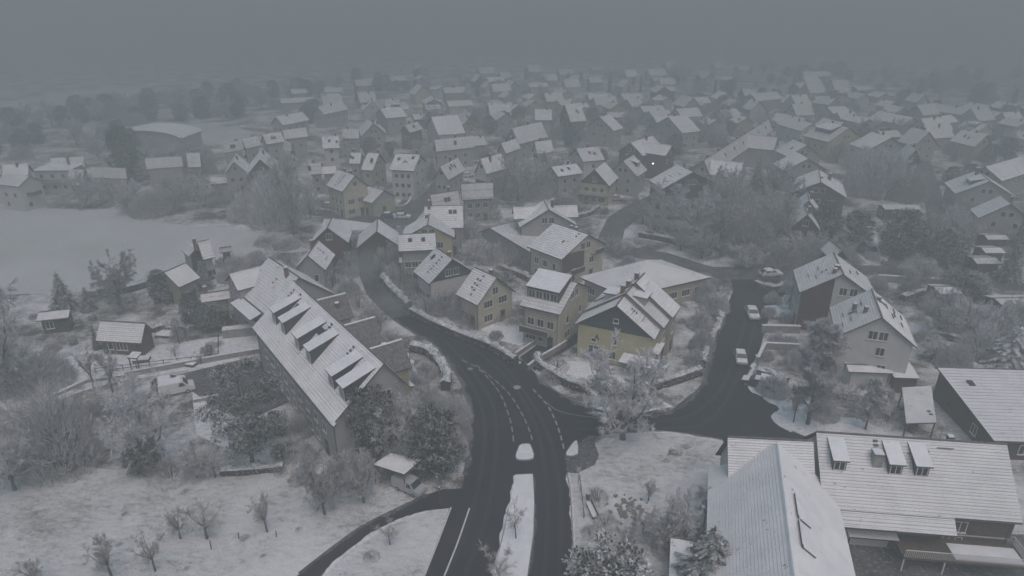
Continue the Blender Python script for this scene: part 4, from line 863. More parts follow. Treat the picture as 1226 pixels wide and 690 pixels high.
h = H('house', 'pale cream house with six windows in its gable above the village street', (425, 210), (405, 203), (410, 230), 11, 7.4, 'plaster_cream', short='six windowed cream house', courses=8); h.auto(2, 3).steps(.5, .2, .7, 5).steps(-.8, .3, .8, 4).chimney(1.5, .4, .7).chimney(-1.5, .4, .7)
h = H('barn', 'small yellow barn with a bluish gable beside the curved garden wall', (460, 228), (444, 223.6), (444, 243), 6.5, 4, 'plaster_green', short='small yellow barn', gable='plaster_blue'); h.auto(1, 1, 1, attic=False)
for nm, A, B, E, hr, he, wl, lab, sh in (
    ('house', (405, 163), (385, 164), (410, 177), 11, 8, 'plaster_white', 'white house with a hipped snowy roof left of the church-like trees', 'hipped white house'),
    ('house', (385, 200), (402, 199), (398, 208), 8, 6.4, 'plaster_grey', 'low grey house left of the six windowed cream house', None),
    ('house', (420, 183), (433, 183), (411, 196), 9, 6.5, 'plaster_grey', 'grey house with its roof against the tall chimney', None),
    ('house', (440, 183), (454, 184), (441, 204), 10, 6, 'plaster_beige', 'beige house with a steep snowy roof slope left of the tall white block', 'steep beige house'),
    ('house', (370, 196), (385, 195), (378, 209), 9, 6, 'plaster_grey', 'house at the left edge of the village street behind the field trees', None),
    ('house', (410, 155), (430, 155), (428, 166), 9, 6, 'plaster_grey', 'house behind the hipped white house', None),
    ('house', (484, 150), (500, 146), (502, 156), 9, 6.5, 'timber', 'dark gabled house with a bright roof right of the row of far trees', 'dark gabled far house'),
    ('house', (516, 140), (548, 138), (552, 160), 12, 7, 'plaster_white', 'large white house with a broad roof beyond the white block', 'large far white house'),
    ('house', (520, 168), (566, 163), (572, 176), 10, 6.5, 'plaster_grey', 'long low roofed house right of the tall white block', None),
    ('house', (613, 154), (648, 146), (660, 163), 11, 6, 'plaster_grey', 'house with a big plain snowy roof in the village centre', 'big plain roofed house'),
    ('house', (640, 170), (660, 168), (664, 182), 9, 5.5, 'plaster_white', 'small white house under the big plain roofed house', None),
    ('house', (640, 131), (660, 131), (668, 136), 10, 7, 'plaster_grey', 'far house with a trapezoid roof', None),
    ('house', (676, 125), (695, 124), (702, 145), 12, 6, 'timber', 'far dark house with a tall pyramid roof', 'pyramid roofed house'),
    ('house', (718, 140), (730, 137), (738, 156), 11, 6.5, 'plaster_grey', 'far house with a steep hipped roof', None),
    ('house', (800, 140), (822, 138), (830, 158), 11, 6.5, 'plaster_grey', 'far broad house behind the row of trees', None),
    ('house', (690, 178), (716, 176), (720, 192), 9, 6, 'plaster_white', 'white house left behind the brown gabled house', 'low white house'),
    ('house', (660, 200), (690, 196), (694, 208), 8, 6, 'plaster_grey', 'flat roofed grey house among the middle trees', None),
    ('house', (455, 130), (480, 128), (484, 140), 10, 7, 'plaster_grey', 'far grey house behind the dark gabled far house', None),
    ('house', (600, 172), (618, 166), (606, 184), 10, 7, 'plaster_grey', 'narrow gabled house right behind the three windowed white house', None)):
    h = H(nm, lab, A, B, E, hr, he, wl, short=sh); h.auto(2); h.chimney(RNG.uniform(-2, 2))
    if RNG.random() < .6: h.skylight((RNG.uniform(-2, 2), .4), (RNG.uniform(-2, 2), .5))
# right of the centre
h = H('house', 'dark brown timber gable over a yellow ground floor by the hill street', (712, 203), (722, 195), (725, 227.5), 10, 5.8, 'plaster_yellow', gable='timber', short='brown gabled house', courses=10, L=10); h.auto(3, 2).guards((0, .8), (1.8, .8), (-1.8, .8)); h.balcony('-x' if h.facing(-1, 0) else '+x', -4, 4, 3.0, 1.2, 'plaster_cream')
h = H('house', 'grey gabled house with a snowy roof step right of the brown gabled house', (746, 193), (758, 186), (769, 208), 10, 6, 'plaster_grey', short='grey stepped house', L=9, courses=8); h.auto(2).chimney(0).shed_dormer(1, 2.5, .6, 1.2)
h = H('house', 'big dark gabled house with a wide roof behind the grey stepped house', (755, 171), (790, 160), (742, 181), 11, 7.5, 'timber', short='big dark gabled house', L=14); h.auto(2); h.chimney(-2).wing(1, 3.6, 11, 10.5, 8, -1 if h.facing(0, -1) else 1)
p = G(782, 196, 7); h.root['label'] = 'big dark gabled house with a wide roof and a lit lamp on its wall'
l0 = MB().tube((0, 0, 0), (0, 0, .3), .13, .13, 8).obj('lamp_glass', 'glow'); lp = empty('wall_lamp', (p.x, p.y, 6.8)); l0.parent = lp; MB().box(-.2, .2, -.05, .6, .3, .38).obj('lamp_bracket', 'metal', lp); MB().box(-.06, .06, .45, .6, -6.8, .3).obj('post', 'metal', lp); tag(lp, 'small lit lamp glowing beside the big dark gabled house', 'lamp')
h = H('row_house', 'long diagonal row of houses under one snowy roof climbing the hill street', (843, 192), (920, 143), (857, 205), 10.5, 6.5, 'plaster_grey', short='long diagonal row', courses=8, far_w=5)
h.auto(2, 12, 2)
for k in range(7): h.chimney(-h.L / 2 + 5 + k * h.L / 7.5, .5, .6); h.skylight((-h.L / 2 + 8 + k * h.L / 7.5, .45))
sd_ = -1 if h.facing(0, -1) else 1
for u, v in ((906, 166), (860, 196)): h.wing(fx(h, u, v, 9), 4.2, 10, 10, 6.5, sd_)
h = H('house', 'dark slate house at the lower end of the long diagonal row', (830, 206), (818, 200), (800, 230), 10.5, 6.5, 'slate', short='dark slate house', courses=8, L=9); h.auto(2).chimney(2).chimney(-2).guards((0, .5), (2, .3))
h = H('house', 'wide low gabled dark brown house with a thick chimney right of the frosted wood', (983, 218), (980, 203), (947, 234), 9.5, 6, 'timber', short='wide brown house', courses=10); h.auto(3).chimney(-2, 2.6, .4, .9).chimney(2, .4, .3)
h = H('house', 'narrow gabled house directly below the wide brown house', (969, 240), (966, 226), (950, 262), 9.5, 6, 'plaster_grey', short='narrow gabled house', L=8); h.auto(2).chimney(0)
h = H('house', 'dark gabled house half hidden by the frosted wood, nearest of the stacked gables', (967, 257), (962, 243), (946, 277), 9, 5.5, 'timber', short='half hidden dark house', L=8); h.auto(2).guards((0, .8)).chimney(1)
h = H('house', 'grey house stepped behind the wide brown house', (968, 190), (955, 183), (943, 207), 10, 6.5, 'plaster_grey', short='grey stepped gable', L=9); h.auto(2).chimney(1)
h = H('house', 'house with a bright roof slope behind the grey stepped gable', (966, 174), (952, 168), (945, 189), 10, 6.5, 'plaster_grey', L=9); h.auto(2).chimney(-1).skylight((1, .5))
h = H('house', 'house with a yellow gable and a snowy dormer', (1017, 153), (985, 146), (994, 171), 11, 6.6, 'plaster_yellow', short='yellow gabled far house', courses=6); h.auto(2); h.shed_dormer(-.5, 7, .6, 1.5, nwin=3); h.chimney(-2)
h = H('house', 'grey house with a big gable window right of the yellow gabled far house', (1067, 165), (1044, 158), (1040, 181), 10, 6, 'plaster_grey', short='big gable window house'); h.auto(1, gk='w').chimney(0)
h = H('house', 'reddish gabled house beside the street in the right background', (1097, 179), (1085, 171), (1080, 192), 10, 6, 'red_boards', short='reddish house', L=9); h.auto(2).chimney(0)
h = H('house', 'pale house with two gable windows and a tall chimney at the right edge', (1186, 217), (1170, 204), (1152, 241), 9.5, 5.5, 'plaster_grey', short='tall chimney house', courses=8); h.auto(2).chimney(-3, -.8, 1.4, .8); h.shed_dormer(1.5, 4, .5, 1.0, nwin=2)
h = H('house', 'pale gabled house in front of the tall chimney house', (1211, 244), (1199, 234), (1176, 266), 9.5, 5.5, 'plaster_grey', short='right edge gabled house', courses=8); h.auto(2).chimney(1)
h = H('house', 'wide snowy roofed house at the right edge behind the tall chimney house', (1180, 200), (1228, 186), (1240, 204), 9, 6, 'plaster_grey'); h.auto(2)
for (A, B, E, lab) in (((1178, 281), (1204, 281), (1206, 287), 'low shed with a bright roof below the right edge gabled house'), ((1174, 296), (1198, 296), (1200, 303), 'second low shed nearer the spruce at the right edge'),
                       ((1163, 308), (1192, 308), (1194, 316), 'flat roofed garage beside the tall spruce at the right'), ((1118, 343), (1146, 343), (1155, 352), 'small garden shed with a bright roof behind the two white houses'),
                       ((1190, 357), (1240, 356), (1245, 370), 'shed with a broad snowy roof at the right edge of the picture'), ((1056, 246), (1100, 246), (1098, 251), 'long low garage roof among the dark trees'),
                       ((253, 213), (297, 210), (303, 217), 'long low shed with a bright roof beyond the field trees'), ((430, 224), (452, 224), (450, 228), 'garage roof beside the six windowed cream house')):
    h = H('shed', lab, A, B, E, 3.6, 3.0, 'timber', far_w=2.5, over=.3); h.auto(1, 1, 1, attic=False)
h = H('house', 'small dark roofed house peeking between the frosted trees', (994, 288), (1000, 293), (980, 297), 6, 4, 'timber', L=6); h.auto(1)
# the two white houses on the right
h = H('house', 'rear one of the two white houses, its gable half dark red boards', (1010, 328.5), (998, 302.5), (958, 353.5), 11.5, 7.5, 'plaster_white', short='rear white house', courses=14)
h.auto(1, 2, gk='n', attic=False)
gf = '+x' if h.facing(1, 0) else '-x'; sg = 1 if gf == '+x' else -1
x0, x1 = sorted((sg * (h.xw + .01), sg * (h.xw + .09)))
yr = (h.yi, -1.0)
MB().add([(x0, yr[0], .5), (x1, yr[0], .5), (x1, yr[1], .5), (x0, yr[1], .5), (x0, yr[0], h.zi - .02), (x1, yr[0], h.zi - .02), (x1, yr[1], h.roofz(yr[1]) - .24), (x0, yr[1], h.roofz(yr[1]) - .24)], [(0, 3, 2, 1), (4, 5, 6, 7), (0, 1, 5, 4), (1, 2, 6, 5), (2, 3, 7, 6), (3, 0, 4, 7)]).obj('gable_cladding', 'red_boards', h.root)
h.win(gf, .6, 7.6, 'n'); h.win(gf, 2.2, 7.6, 'n'); h.chimney(2.6, -.6, .6, .7).chimney(3.4, -1.0, .3).guards((2, .55), (-1, .45), (0, .7)).steps(1, .3, .4, 2); h.guards((1, .3), (-2, .6), side=1)
h = H('house', 'front one of the two white houses, plain white gable with four windows and two chimneys', (1056, 380), (1043.5, 346), (1001.6, 407), 11.5, 7.5, 'plaster_white', short='front white house', courses=16)
gf = '+x' if h.facing(1, 0) else '-x'
h.win(gf, -.5, 7.7, 'n'); h.win(gf, .9, 7.7, 'n'); h.win(gf, .9, 5.2, 'n'); h.win(gf, 1.5, 2.4, 'n'); h.win('-y', -2, 5, 'n'); h.win('-y', 2, 5, 'n'); h.win('-y', 0, 2, 'n')
sg = 1 if gf == '+x' else -1
h.chimney(-sg * 1.0, -2.6, -.9, .55).chimney(sg * 1.6, -1.5, -.1, .5).chimney(-sg * 1.8, .6, .3, .5); h.guards((0, .45), (1.8, .6), (-1.8, .3), (-.5, .75), (2.6, .8)); h.guards((-2, .35), (-1, .55), (0.5, .45), (-3, .6), (-2.6, .8), (1, .7), side=1); h.steps(0, .5, .62, 4).steps(-2.2, .2, .3, 3, 1)
h = H('garage', 'white lean-to garage with a dark end in front of the front white house', (1013, 436), (1066, 438), (1066, 447), 3.4, 2.9, 'plaster_white', short='lean-to garage', far_w=2.2, over=.3); h.porch(h.L / 2 - .2, h.L / 2 + 3.4, -1.6, 2.2, 3.1, 2.5, -1, fill=True, wall='timber')
slab_building('carport', 'corrugated snowy carport left of the large right-hand roof', 'carport', ((1080, 464), (1115, 462), (1121, 506), (1085, 507)), (3.2, 3.2, 2.7, 2.7), 'timber', 'roof_snow_thin', 5)
h = H('house', 'large plain tiled roof at the right edge behind the nearest house', (1122, 440), (1330, 446), (1132, 526), 5.0, 3.1, 'timber', 'roof_snow_thin', short='large right-hand roof', courses=22, far_w=.5, far_he=4.7); h.auto(2, 4, 1)
h.skylight((fx(h, 1203, 462, 8), .24)); h.steps(fx(h, 1141, 491, 7), .66, .70, 2)
# yellow house
h = H('yellow_house', 'yellow house with a dark slate gable at the street corner', (738, 366), (748.5, 352), (687, 389), 10.5, 6, 'plaster_yellow', gable='slate', short='yellow corner house', far_w=6.2, courses=12)
gf = '+x' if h.facing(1, 0) else '-x'; sg = 1 if gf == '+x' else -1
h.clad = 1; h.win(gf, 0, 7.4, 's'); h.win(gf, -.1, 3.6, 't'); h.clad = 0; h.win(gf, -.3, 1.0, 'n'); h.win(gf, -3.4, .6, 'd'); h.win(gf, 3.4 if sg < 0 else -3.4, 3.4, 's')
yy = h.root; h0 = h
h.guards((0, .6), (.6, .35), side=1); h.steps(0, .3, .42, 3, 1)
x0, x1 = sorted((sg * (h.xw + .01), sg * (h.xw + 3.4)))
p = G(770, 436, 2.6)
lx_, ly_ = fx(h, 770, 436, 2.6), fy(h, 770, 436, 2.6)
o = MB().box(lx_ - 2.1, lx_ + 1.1, ly_ - 3.6, ly_ + 3.6, 2.5, 2.72, 1, 0).obj('porch_roof', ['snow', 'timber'], h.root)
MB().box(lx_ - 1.7, lx_ + .8, ly_ + 1.0, ly_ + 3.4, 0, 2.498).obj('porch_wall', 'plaster_yellow', h.root)
o = MB(); o.box(x0 * 0 + sg * (h.xw) - .0 if sg < 0 else h.xw, (h.xw + .6) if sg > 0 else -h.xw + .0, 0, 0, 0, 0)
# stylised bird emblem beside the window on the gable wall
em = MB(); q = [(-.35, .1), (-.1, .0), (.15, -.15), (.35, -.2), (.3, .1), (.15, .45), (.02, .95), (-.15, .55), (-.3, .35)]; xx = sg * (h.xw + .02)
pts = [(xx, -2.9 + a * 1.0, 4.0 + b) for a, b in q]; em.hexa([(xx, a, b) for _, a, b in pts], [(xx + sg * .04, a, b) for _, a, b in pts]); em.obj('wall_emblem', 'timber', h.root)
h2 = H('house', 'middle unit of the stepped roof behind the yellow corner house', (749.5, 351), (760, 339.5), (699, 372), 11.2, 6.6, 'plaster_beige', short='middle stepped unit', far_w=6.4, courses=12)
h2.shed_dormer(0, 2.6, .45, 1.3, side=1, pitch=.05, mt='plaster_grey'); h2.shed_dormer(-.3, 2.6, .55, 1.2, side=-1, pitch=.05, mt='plaster_grey'); h2.chimney(-1.6, -.8, .6, .7).chimney(1.3, -.8, .9, .6).auto(1, 1, 2)
h3 = H('house', 'rear unit of the stepped roof with a grey end wall behind the yellow corner house', (761, 338.5), (772, 327), (712, 360), 11.9, 7.2, 'plaster_beige', far_w=6.4, courses=12); h3.chimney(0, -.6, .8, .6).auto(1, 1, 2); h3.guards((0, .2), side=1)
s3 = 1
h.porch(-h.L / 2 + .3, h.L / 2 - .3, 5.8, 7.0, 3.4, 3.3, 1, posts=True)
# hipped pavilion
Lc, Fc, Rc = G(694, 332, 4.2), G(749, 355, 4.2), G(851, 332, 4.2); Bc = Lc + Rc - Fc; ctr = (Lc + Rc) / 2
e = empty('pavilion', (ctr.x, ctr.y, 0)); tag(e, 'large low hall with a shallow snowy pyramid roof behind the yellow corner house', 'hall'); LAND.append((ctr.x, ctr.y, 'pyramid roofed hall')); FOOT.append((ctr.x, ctr.y, .6, 10, 12))
cs = [Vector((p.x - ctr.x, p.y - ctr.y, 4.2)) for p in (Lc, Fc, Rc, Bc)]; ap = Vector((0, 0, 7.6)); mb = MB()
mb.add([*cs, ap], [(0, 1, 4), (1, 2, 4), (2, 3, 4), (3, 0, 4)], 0); mb.add(cs + [c - Vector((0, 0, .3)) for c in cs], [(1, 0, 4, 5), (2, 1, 5, 6), (3, 2, 6, 7), (0, 3, 7, 4), (4, 7, 6, 5)], 1); mb.obj('roof', ['roof_snow_fine', 'timber'], e)
for i in range(4): MB().tube(cs[i] + Vector((0, 0, .02)), ap + Vector((0, 0, .02)), .09, .09, 5).obj('roof_rib', 'snow', e)
ws = [c * .92 for c in cs]
for w__ in ws: w__.z = 0
MB().hexa(ws, [(q.x, q.y, 4.15) for q in ws]).obj('wall', 'plaster_beige', e)
for a, b in ((0, 1), (1, 2)):
    d = (ws[b] - ws[a]); n = int(d.length / 3); ang = math.atan2(d.y, d.x)
    for k in range(n): q = ws[a].lerp(ws[b], (k + .5) / n); f, pn = WIN['w']; nn = Vector((d.y, -d.x, 0)).normalized() * .01; o = link('window', f, e, (q.x + nn.x, q.y + nn.y, 1.3), ang); link('pane', pn, o)
# nearest house: two roofs in a T
h = H('house', 'nearest house with long tiled roof, three dormers and a white balcony', (977, 517), (1205.6, 532), (1212, 625.6), 10.4, 5.0, 'plaster_white', 'roof_snow_thin', short='nearest house', courses=24)
nh = h; z_ = 8.5
ext0, ext1 = fx(h, 985, 560, 8), fx(h, 1152, 641, 4.5)
x_l, x_r = sorted((-h.L / 2, ext1)); 
k_ = (h.hr - h.he) / h.w
roof_slab(h.L, 1.3, h.he + .02 + .0, h.he + .02 - k_ * 1.3, -1, .2, 5, x_l, x_r).obj('lower_roof', ['roof_snow_thin', 'timber'], h.root, (0, -h.w + .02, 0))
for u, v in ((1012, 575), (1082, 582), (1115, 585)): h.shed_dormer(fx(h, u, v, 8), 1.35, .50, 1.35, pitch=.38, mt='slate', nwin=1)
h.chimney(fx(h, 1057, 560, 9), -2.0, -.6, .95, 'concrete'); h.chimney(fx(h, 1145, 531, 10.6), .5, .3, .5); h.steps(fx(h, 1050, 532, 10), .08, .14, 2).steps(fx(h, 1066, 534, 10), .1, .16, 2)
h.guards((fx(h, 1078, 549, 9.5), .22), (fx(h, 1103, 551, 9.5), .22), (fx(h, 1135, 542, 9.8), .12)); h.steps(fx(h, 1115, 549, 9.5), .18, .19, 1)
for u, k in ((1020, 'n'), (1052, 'w'), (1100, 'd'), (1120, 'd'), (1165, 'w')): h.win('-y', fx(h, u, 650, 4.2), 2.9 if k != 'd' else 2.75, k)
for u in (1020, 1052, 1165): h.win('-y', fx(h, u, 690, 1.5), .9, 'w')
a_, b_ = fx(h, 1105, 650, 3), fx(h, 1123, 650, 3)
for q in (fx(h, 1097, 650, 3), fx(h, 1130, 650, 3)): MB().box(q - .45, q + .45, h.yi - .08, h.yi - .01, 2.7, 5.0).obj('shutter', 'red_boards', h.root)
bx0, bx1 = fx(h, 1095, 680, 2.6), h.xw + .6; yb0 = h.yi - 3.3
bo = MB().box(bx0, bx1, yb0, h.yi - .01, 1.65, 1.85).obj('balcony', 'timber', h.root)
MB().box(-h.xw + 7, h.xw - .02, h.yi - .06, h.yi - .005, .1, 2.34).obj('boarding', 'timber', h.root); MB().box(bx0 - .2, bx1 - .4, h.yi - .05, h.yi - .004, 2.56, 4.9).obj('boarding', 'timber', h.root)  # dark boards; their colour also carries the darkness under the eave
for q in range(9): MB().box(bx0 - .2 + q * .95, bx0 - .12 + q * .95, h.yi - .09, h.yi - .052, 2.56, 4.9).obj('batten', 'red_boards', h.root)
MB().box(bx0 + 5.0, bx1 - .3, yb0 + .3, h.yi - .8, 1.854, 1.96).obj('snow', 'snow', bo)
rl = MB(); n = int((bx1 - bx0) / .17)
for i in range(n + 1): x = bx0 + (bx1 - bx0) * i / n; rl.box(x - .022, x + .022, yb0 + .02, yb0 + .05, 1.9, 2.8)
for i in range(22): y = yb0 + .1 + i * .14; rl.box(bx1 - .04, bx1 - .01, y - .02, y + .02, 1.9, 2.8)
tag(rl.obj('balustrade', 'white_trim', bo), kind='stuff'); MB().box(bx0, bx1, yb0, yb0 + .07, 2.802, 2.87).box(bx1 - .06, bx1, yb0 + .072, h.yi - .05, 2.802, 2.87).obj('handrail', 'white_trim', bo)
for x in (bx0 + .1, bx0 + 4, bx1 - .1): MB().box(x - .06, x + .06, yb0 + .08, yb0 + .2, 0, 1.648).obj('post', 'white_trim', bo)
h.porch(fx(h, 1030, 660, 3), fx(h, 1093, 665, 3), -h.yi, -h.yi + 1.3, 2.2, 2.0, -1, posts=True)
# roof to the left of it and its big front wing
P0, P1 = G(871, 523, 10.0), G(975, 528, 10.0)
hL = H('house', 'left part of the nearest building, tiled roof with a large gabled wing coming forward', (871, 523), (974, 528), (866, 594), 10.0, 5.0, 'plaster_white', 'roof_snow_thin', short='nearest gabled wing', courses=22)
p = G(931.4, 531, 10.0) - hL.c; wx = p.x * math.cos(hL.rz) + p.y * math.sin(hL.rz)
fr = G(951.5, 690, 10.0)
e = hL.root; P = G(931.4, 531, 10.03); Q = G(951.5, 690, 10.03); D = (Q - P).normalized(); ang = math.atan2(D.y, D.x)
Lw = (Q - P).length + 6.5; we = hL
wr = empty('house', (P.x, P.y, 0), ang); 
bpy.data.objects.remove(wr)
inv = Matrix.Rotation(-hL.rz, 3, 'Z')
d_l = inv @ D; p_l = inv @ Vector((P.x - hL.c.x, P.y - hL.c.y, 0)); n_l = Vector((-d_l.y, d_l.x, 0))
ro = MB(); nc = 24; half = 6.6; drop = 5.0; Lw1 = Lw
for sgn in (-1, 1):
    mb = MB()
    for i in range(nc):
        t0, t1 = i / nc, (i + 1) / nc; zz = 10.03
        # the back end follows the valley where the wing meets the cross roof
        def pt(t, far, up=0):
            base = p_l + n_l * (sgn * half * t); back = half * t * .0
            return base + (d_l * (Lw1 if far else back)) + Vector((0, 0, zz - drop * t + up))
        q = [pt(t0, 0), pt(t0, 1), pt(t1, 1, .05), pt(t1, 0, .05)]
        if sgn > 0: q.reverse()
        mb.add(q, [(0, 1, 2, 3)], 0); r_ = [pt(t1, 0, .05), pt(t1, 1, .05), pt(t1, 1), pt(t1, 0)]
        mb.add(r_ if sgn < 0 else r_[::-1], [(0, 1, 2, 3)], 1)
    a_, b_, c_, d_ = pt(0, 0), pt(0, 1), pt(1, 1), pt(1, 0); dn = Vector((0, 0, -.22)); mb.add([b_, c_, c_ + dn, b_ + dn], [(0, 1, 2, 3)], 1); mb.add([c_, d_, d_ + dn, c_ + dn], [(0, 1, 2, 3)], 1); mb.add([a_ + dn, b_ + dn, c_ + dn, d_ + dn], [(0, 1, 2, 3)], 1)
    mb.obj('wing_roof', ['roof_snow_fine', 'bare_tiles'], hL.root)
wl = MB(); hh = half - .5; zt = 10.03 - drop * hh / half - .24
A4 = [p_l + n_l * (-hh) + d_l * .5, p_l + n_l * (-hh) + d_l * (Lw1 - .6), p_l + n_l * hh + d_l * (Lw1 - .6), p_l + n_l * hh + d_l * .5]
mb = MB(); V = [Vector((q.x, q.y, -.05)) for q in A4] + [Vector((q.x, q.y, zt)) for q in A4] + [p_l + d_l * .5 + Vector((0, 0, 9.78)), p_l + d_l * (Lw1 - .6) + Vector((0, 0, 9.78))]
mb.add(V, [(0, 1, 5, 4), (2, 3, 7, 6), (1, 2, 6, 9, 5), (3, 0, 4, 8, 7)]).obj('wing', 'plaster_white', hL.root)
rc = MB(); seg = 40; a_ = p_l + Vector((0, 0, 10.05)); rc.tube(a_, a_ + d_l * Lw1, .17, .17, 6).obj('ridge_cap', 'snow', hL.root)
tm = MB(); tm.box(0, 1, 0, 1, 0, 0)
# strip roof window band and vent on the wing's right slope
ang_l = math.atan2(d_l.y, d_l.x); sgr = 1 if (n_l @ (inv @ Vector((1, 0, 0)))) > 0 else -1
def wslope(u, v):
    for it in range(12):
        pass
    t = .25
    for it in range(20):
        q = inv @ (G(u, v, 10.03 - drop * t) - Vector((hL.c.x, hL.c.y, 0))); r_ = q - p_l; t = min(.95, max(0, abs(r_.x * n_l.x + r_.y * n_l.y) / half)) * .5 + t * .5
    return r_.x * d_l.x + r_.y * d_l.y, (r_.x * n_l.x + r_.y * n_l.y), 10.03 - drop * t
a1, b1, c1 = wslope(951, 592); a2, b2, c2 = wslope(958, 657); a3, b3, c3 = wslope(973, 670)
def L3(a, b, c, dz): q = p_l + d_l * a + n_l * b; return Vector((q.x, q.y, c + dz))
kk = drop / half; sB = 1 if b1 > 0 else -1
solar = MB(); 
for i in range(2):
    s0, s1 = a1 + (a2 - a1) * (.02 + .5 * i), a1 + (a2 - a1) * (.47 + .5 * i); bb0, bb1 = abs(b1) + .1, abs(b1) + 1.25
    q = [L3(s0, sB * bb0, 10.03 - kk * bb0, .12), L3(s1, sB * bb0, 10.03 - kk * bb0, .12), L3(s1, sB * bb1, 10.03 - kk * bb1, .12), L3(s0, sB * bb1, 10.03 - kk * bb1, .12)]
    if sB > 0: q.reverse()
    q = q[::-1] if False else q
    t_ = [v_ + Vector((0, 0, .14)) for v_ in q]; o = MB().hexa(q[::-1], t_[::-1], 1, 0).obj('roof_window', ['snow', 'timber'], hL.root)
    MB().hexa([q_ + Vector((0, 0, .0)) for q_ in (L3(s0, sB * (bb0 - .14), 10.03 - kk * (bb0 - .14), .05), L3(s1, sB * (bb0 - .14), 10.03 - kk * (bb0 - .14), .05), L3(s1, sB * (bb0 - .02), 10.03 - kk * (bb0 - .02), .05), L3(s0, sB * (bb0 - .02), 10.03 - kk * (bb0 - .02), .05))], [q_ + Vector((0, 0, .42)) for q_ in (L3(s0, sB * (bb0 - .14), 10.03 - kk * (bb0 - .14), .05), L3(s1, sB * (bb0 - .14), 10.03 - kk * (bb0 - .14), .05), L3(s1, sB * (bb0 - .02), 10.03 - kk * (bb0 - .02), .05), L3(s0, sB * (bb0 - .02), 10.03 - kk * (bb0 - .02), .05))], 1, 0).obj('roof_window_kerb', ['snow', 'timber'], hL.root)
wc = p_l + d_l * Lw1 * .5; FOOT.append(((P.x + Q.x) / 2, (P.y + Q.y) / 2, ang, Lw / 2, half))
# snowy shed at the bottom edge
h = H('shed', 'small shed with a bright snowy roof at the bottom left of the nearest gabled wing', (803, 643), (815, 645), (797, 700), 3.0, 2.4, 'timber', L=2.2, far_w=.8); 
# left background
h = H('house', 'gabled house with a snowy balcony at the left edge beyond the field', (35, 211), (14, 208.5), (23, 224), 9, 7, 'plaster_white', short='balcony house', L=9); h.auto(2); h.balcony('+x' if h.facing(1, 0) else '-x', -1.8, 1.8, 4.0, 1.2)
for nm, A, B, E, hr, he, wl, lab, sh in (
    ('house', (3, 198), (34, 196), (37, 204.5), 10, 7.4, 'plaster_white', 'white house behind the balcony house at the left edge', None),
    ('house', (-14, 204), (2, 204), (4, 212), 9, 6.5, 'plaster_white', 'house cut by the left edge of the picture', None),
    ('house', (60, 189.5), (100, 187.5), (101, 199), 9, 6, 'plaster_grey', 'house with a long snowy roof behind the flat roofed block', None),
    ('house', (108, 200), (150, 201.5), (142, 214), 9, 6, 'plaster_grey', 'house with a mottled roof left of the big dark tree', 'mottled roof house'),
    ('house', (82, 203), (100, 203.5), (98, 222), 8, 4, 'plaster_grey', 'low house with a steep roof right of the flat roofed block', None),
    ('house', (217, 187), (173, 190), (222, 199), 11, 8, 'plaster_grey', 'long white apartment house right of the big dark tree', 'long white apartment house'),
    ('house', (239, 183), (223, 183.5), (243, 200), 10.5, 6.5, 'plaster_grey', 'narrow house leaning on the long white apartment house', None),
    ('row_house', (266, 172), (290, 168), (276, 182), 10, 7, 'plaster_grey', 'first unit of the far terrace with a dark roof window', 'far terrace'),
    ('row_house', (290, 167), (308, 163), (300, 177), 10, 7, 'plaster_grey', 'second unit of the far terrace', None),
    ('row_house', (314, 161), (336, 158), (326, 172), 10, 7, 'plaster_grey', 'third unit of the far terrace with a dark roof window', None),
    ('row_house', (338, 156), (366, 153), (350, 166), 10, 7, 'plaster_grey', 'fourth unit of the far terrace', None),
    ('house', (280, 194), (283, 184), (271, 201), 9.5, 6, 'plaster_grey', 'small gabled house in front of the far terrace', None),
    ('house', (311, 191), (314, 178), (296, 206), 10, 5.5, 'timber', 'dark gabled house in front of the far terrace', 'dark terrace gable'),
    ('house', (349, 171), (340, 168), (338, 183), 10, 6, 'plaster_white', 'white gabled house right of the far terrace', None),
    ('house', (330, 140), (362, 134), (366, 140), 9, 6, 'plaster_grey', 'far row behind the terrace fading in the fog', None),
    ('house', (380, 128), (410, 122), (412, 128), 9, 6, 'plaster_grey', 'faint long roof above the terrace in the fog', None)):
    h = H(nm, lab, A, B, E, hr, he, wl, short=sh, roof='roof_snow_thin' if 'mottled' in lab else 'roof_snow'); h.auto(2)
    if RNG.random() < .7: h.chimney(RNG.uniform(-2, 2), .5, .8)
    if 'roof window' in lab: h.skylight((-.6, .5), (.3, .5))
p = G(66, 232); e = empty('block_house', (p.x, p.y + 5, 0), .06); tag(e, 'flat roofed white block with a balcony left of the mottled roof house', 'house'); LAND.append((p.x, p.y, 'flat roofed block')); FOOT.append((p.x, p.y + 5, 0, 6, 6))
MB().box(-5, 5, -4.5, 4.5, 0, 6.5).obj('wall', 'plaster_white', e); MB().box(-5.4, 5.4, -4.9, 4.9, 6.504, 6.8, 1, 0).obj('roof', ['snow', 'concrete'], e); MB().box(-5.2, 3, -6, -4.51, 3.2, 3.4).box(-5.2, 3, -6, -5.9, 3.404, 4.3).obj('balcony', 'concrete', e)
for x in (-3, 0, 3): link('window', FARWIN, e, (x, -4.52, 4.4)); link('window', FARWIN, e, (x, -4.52, 1.2))
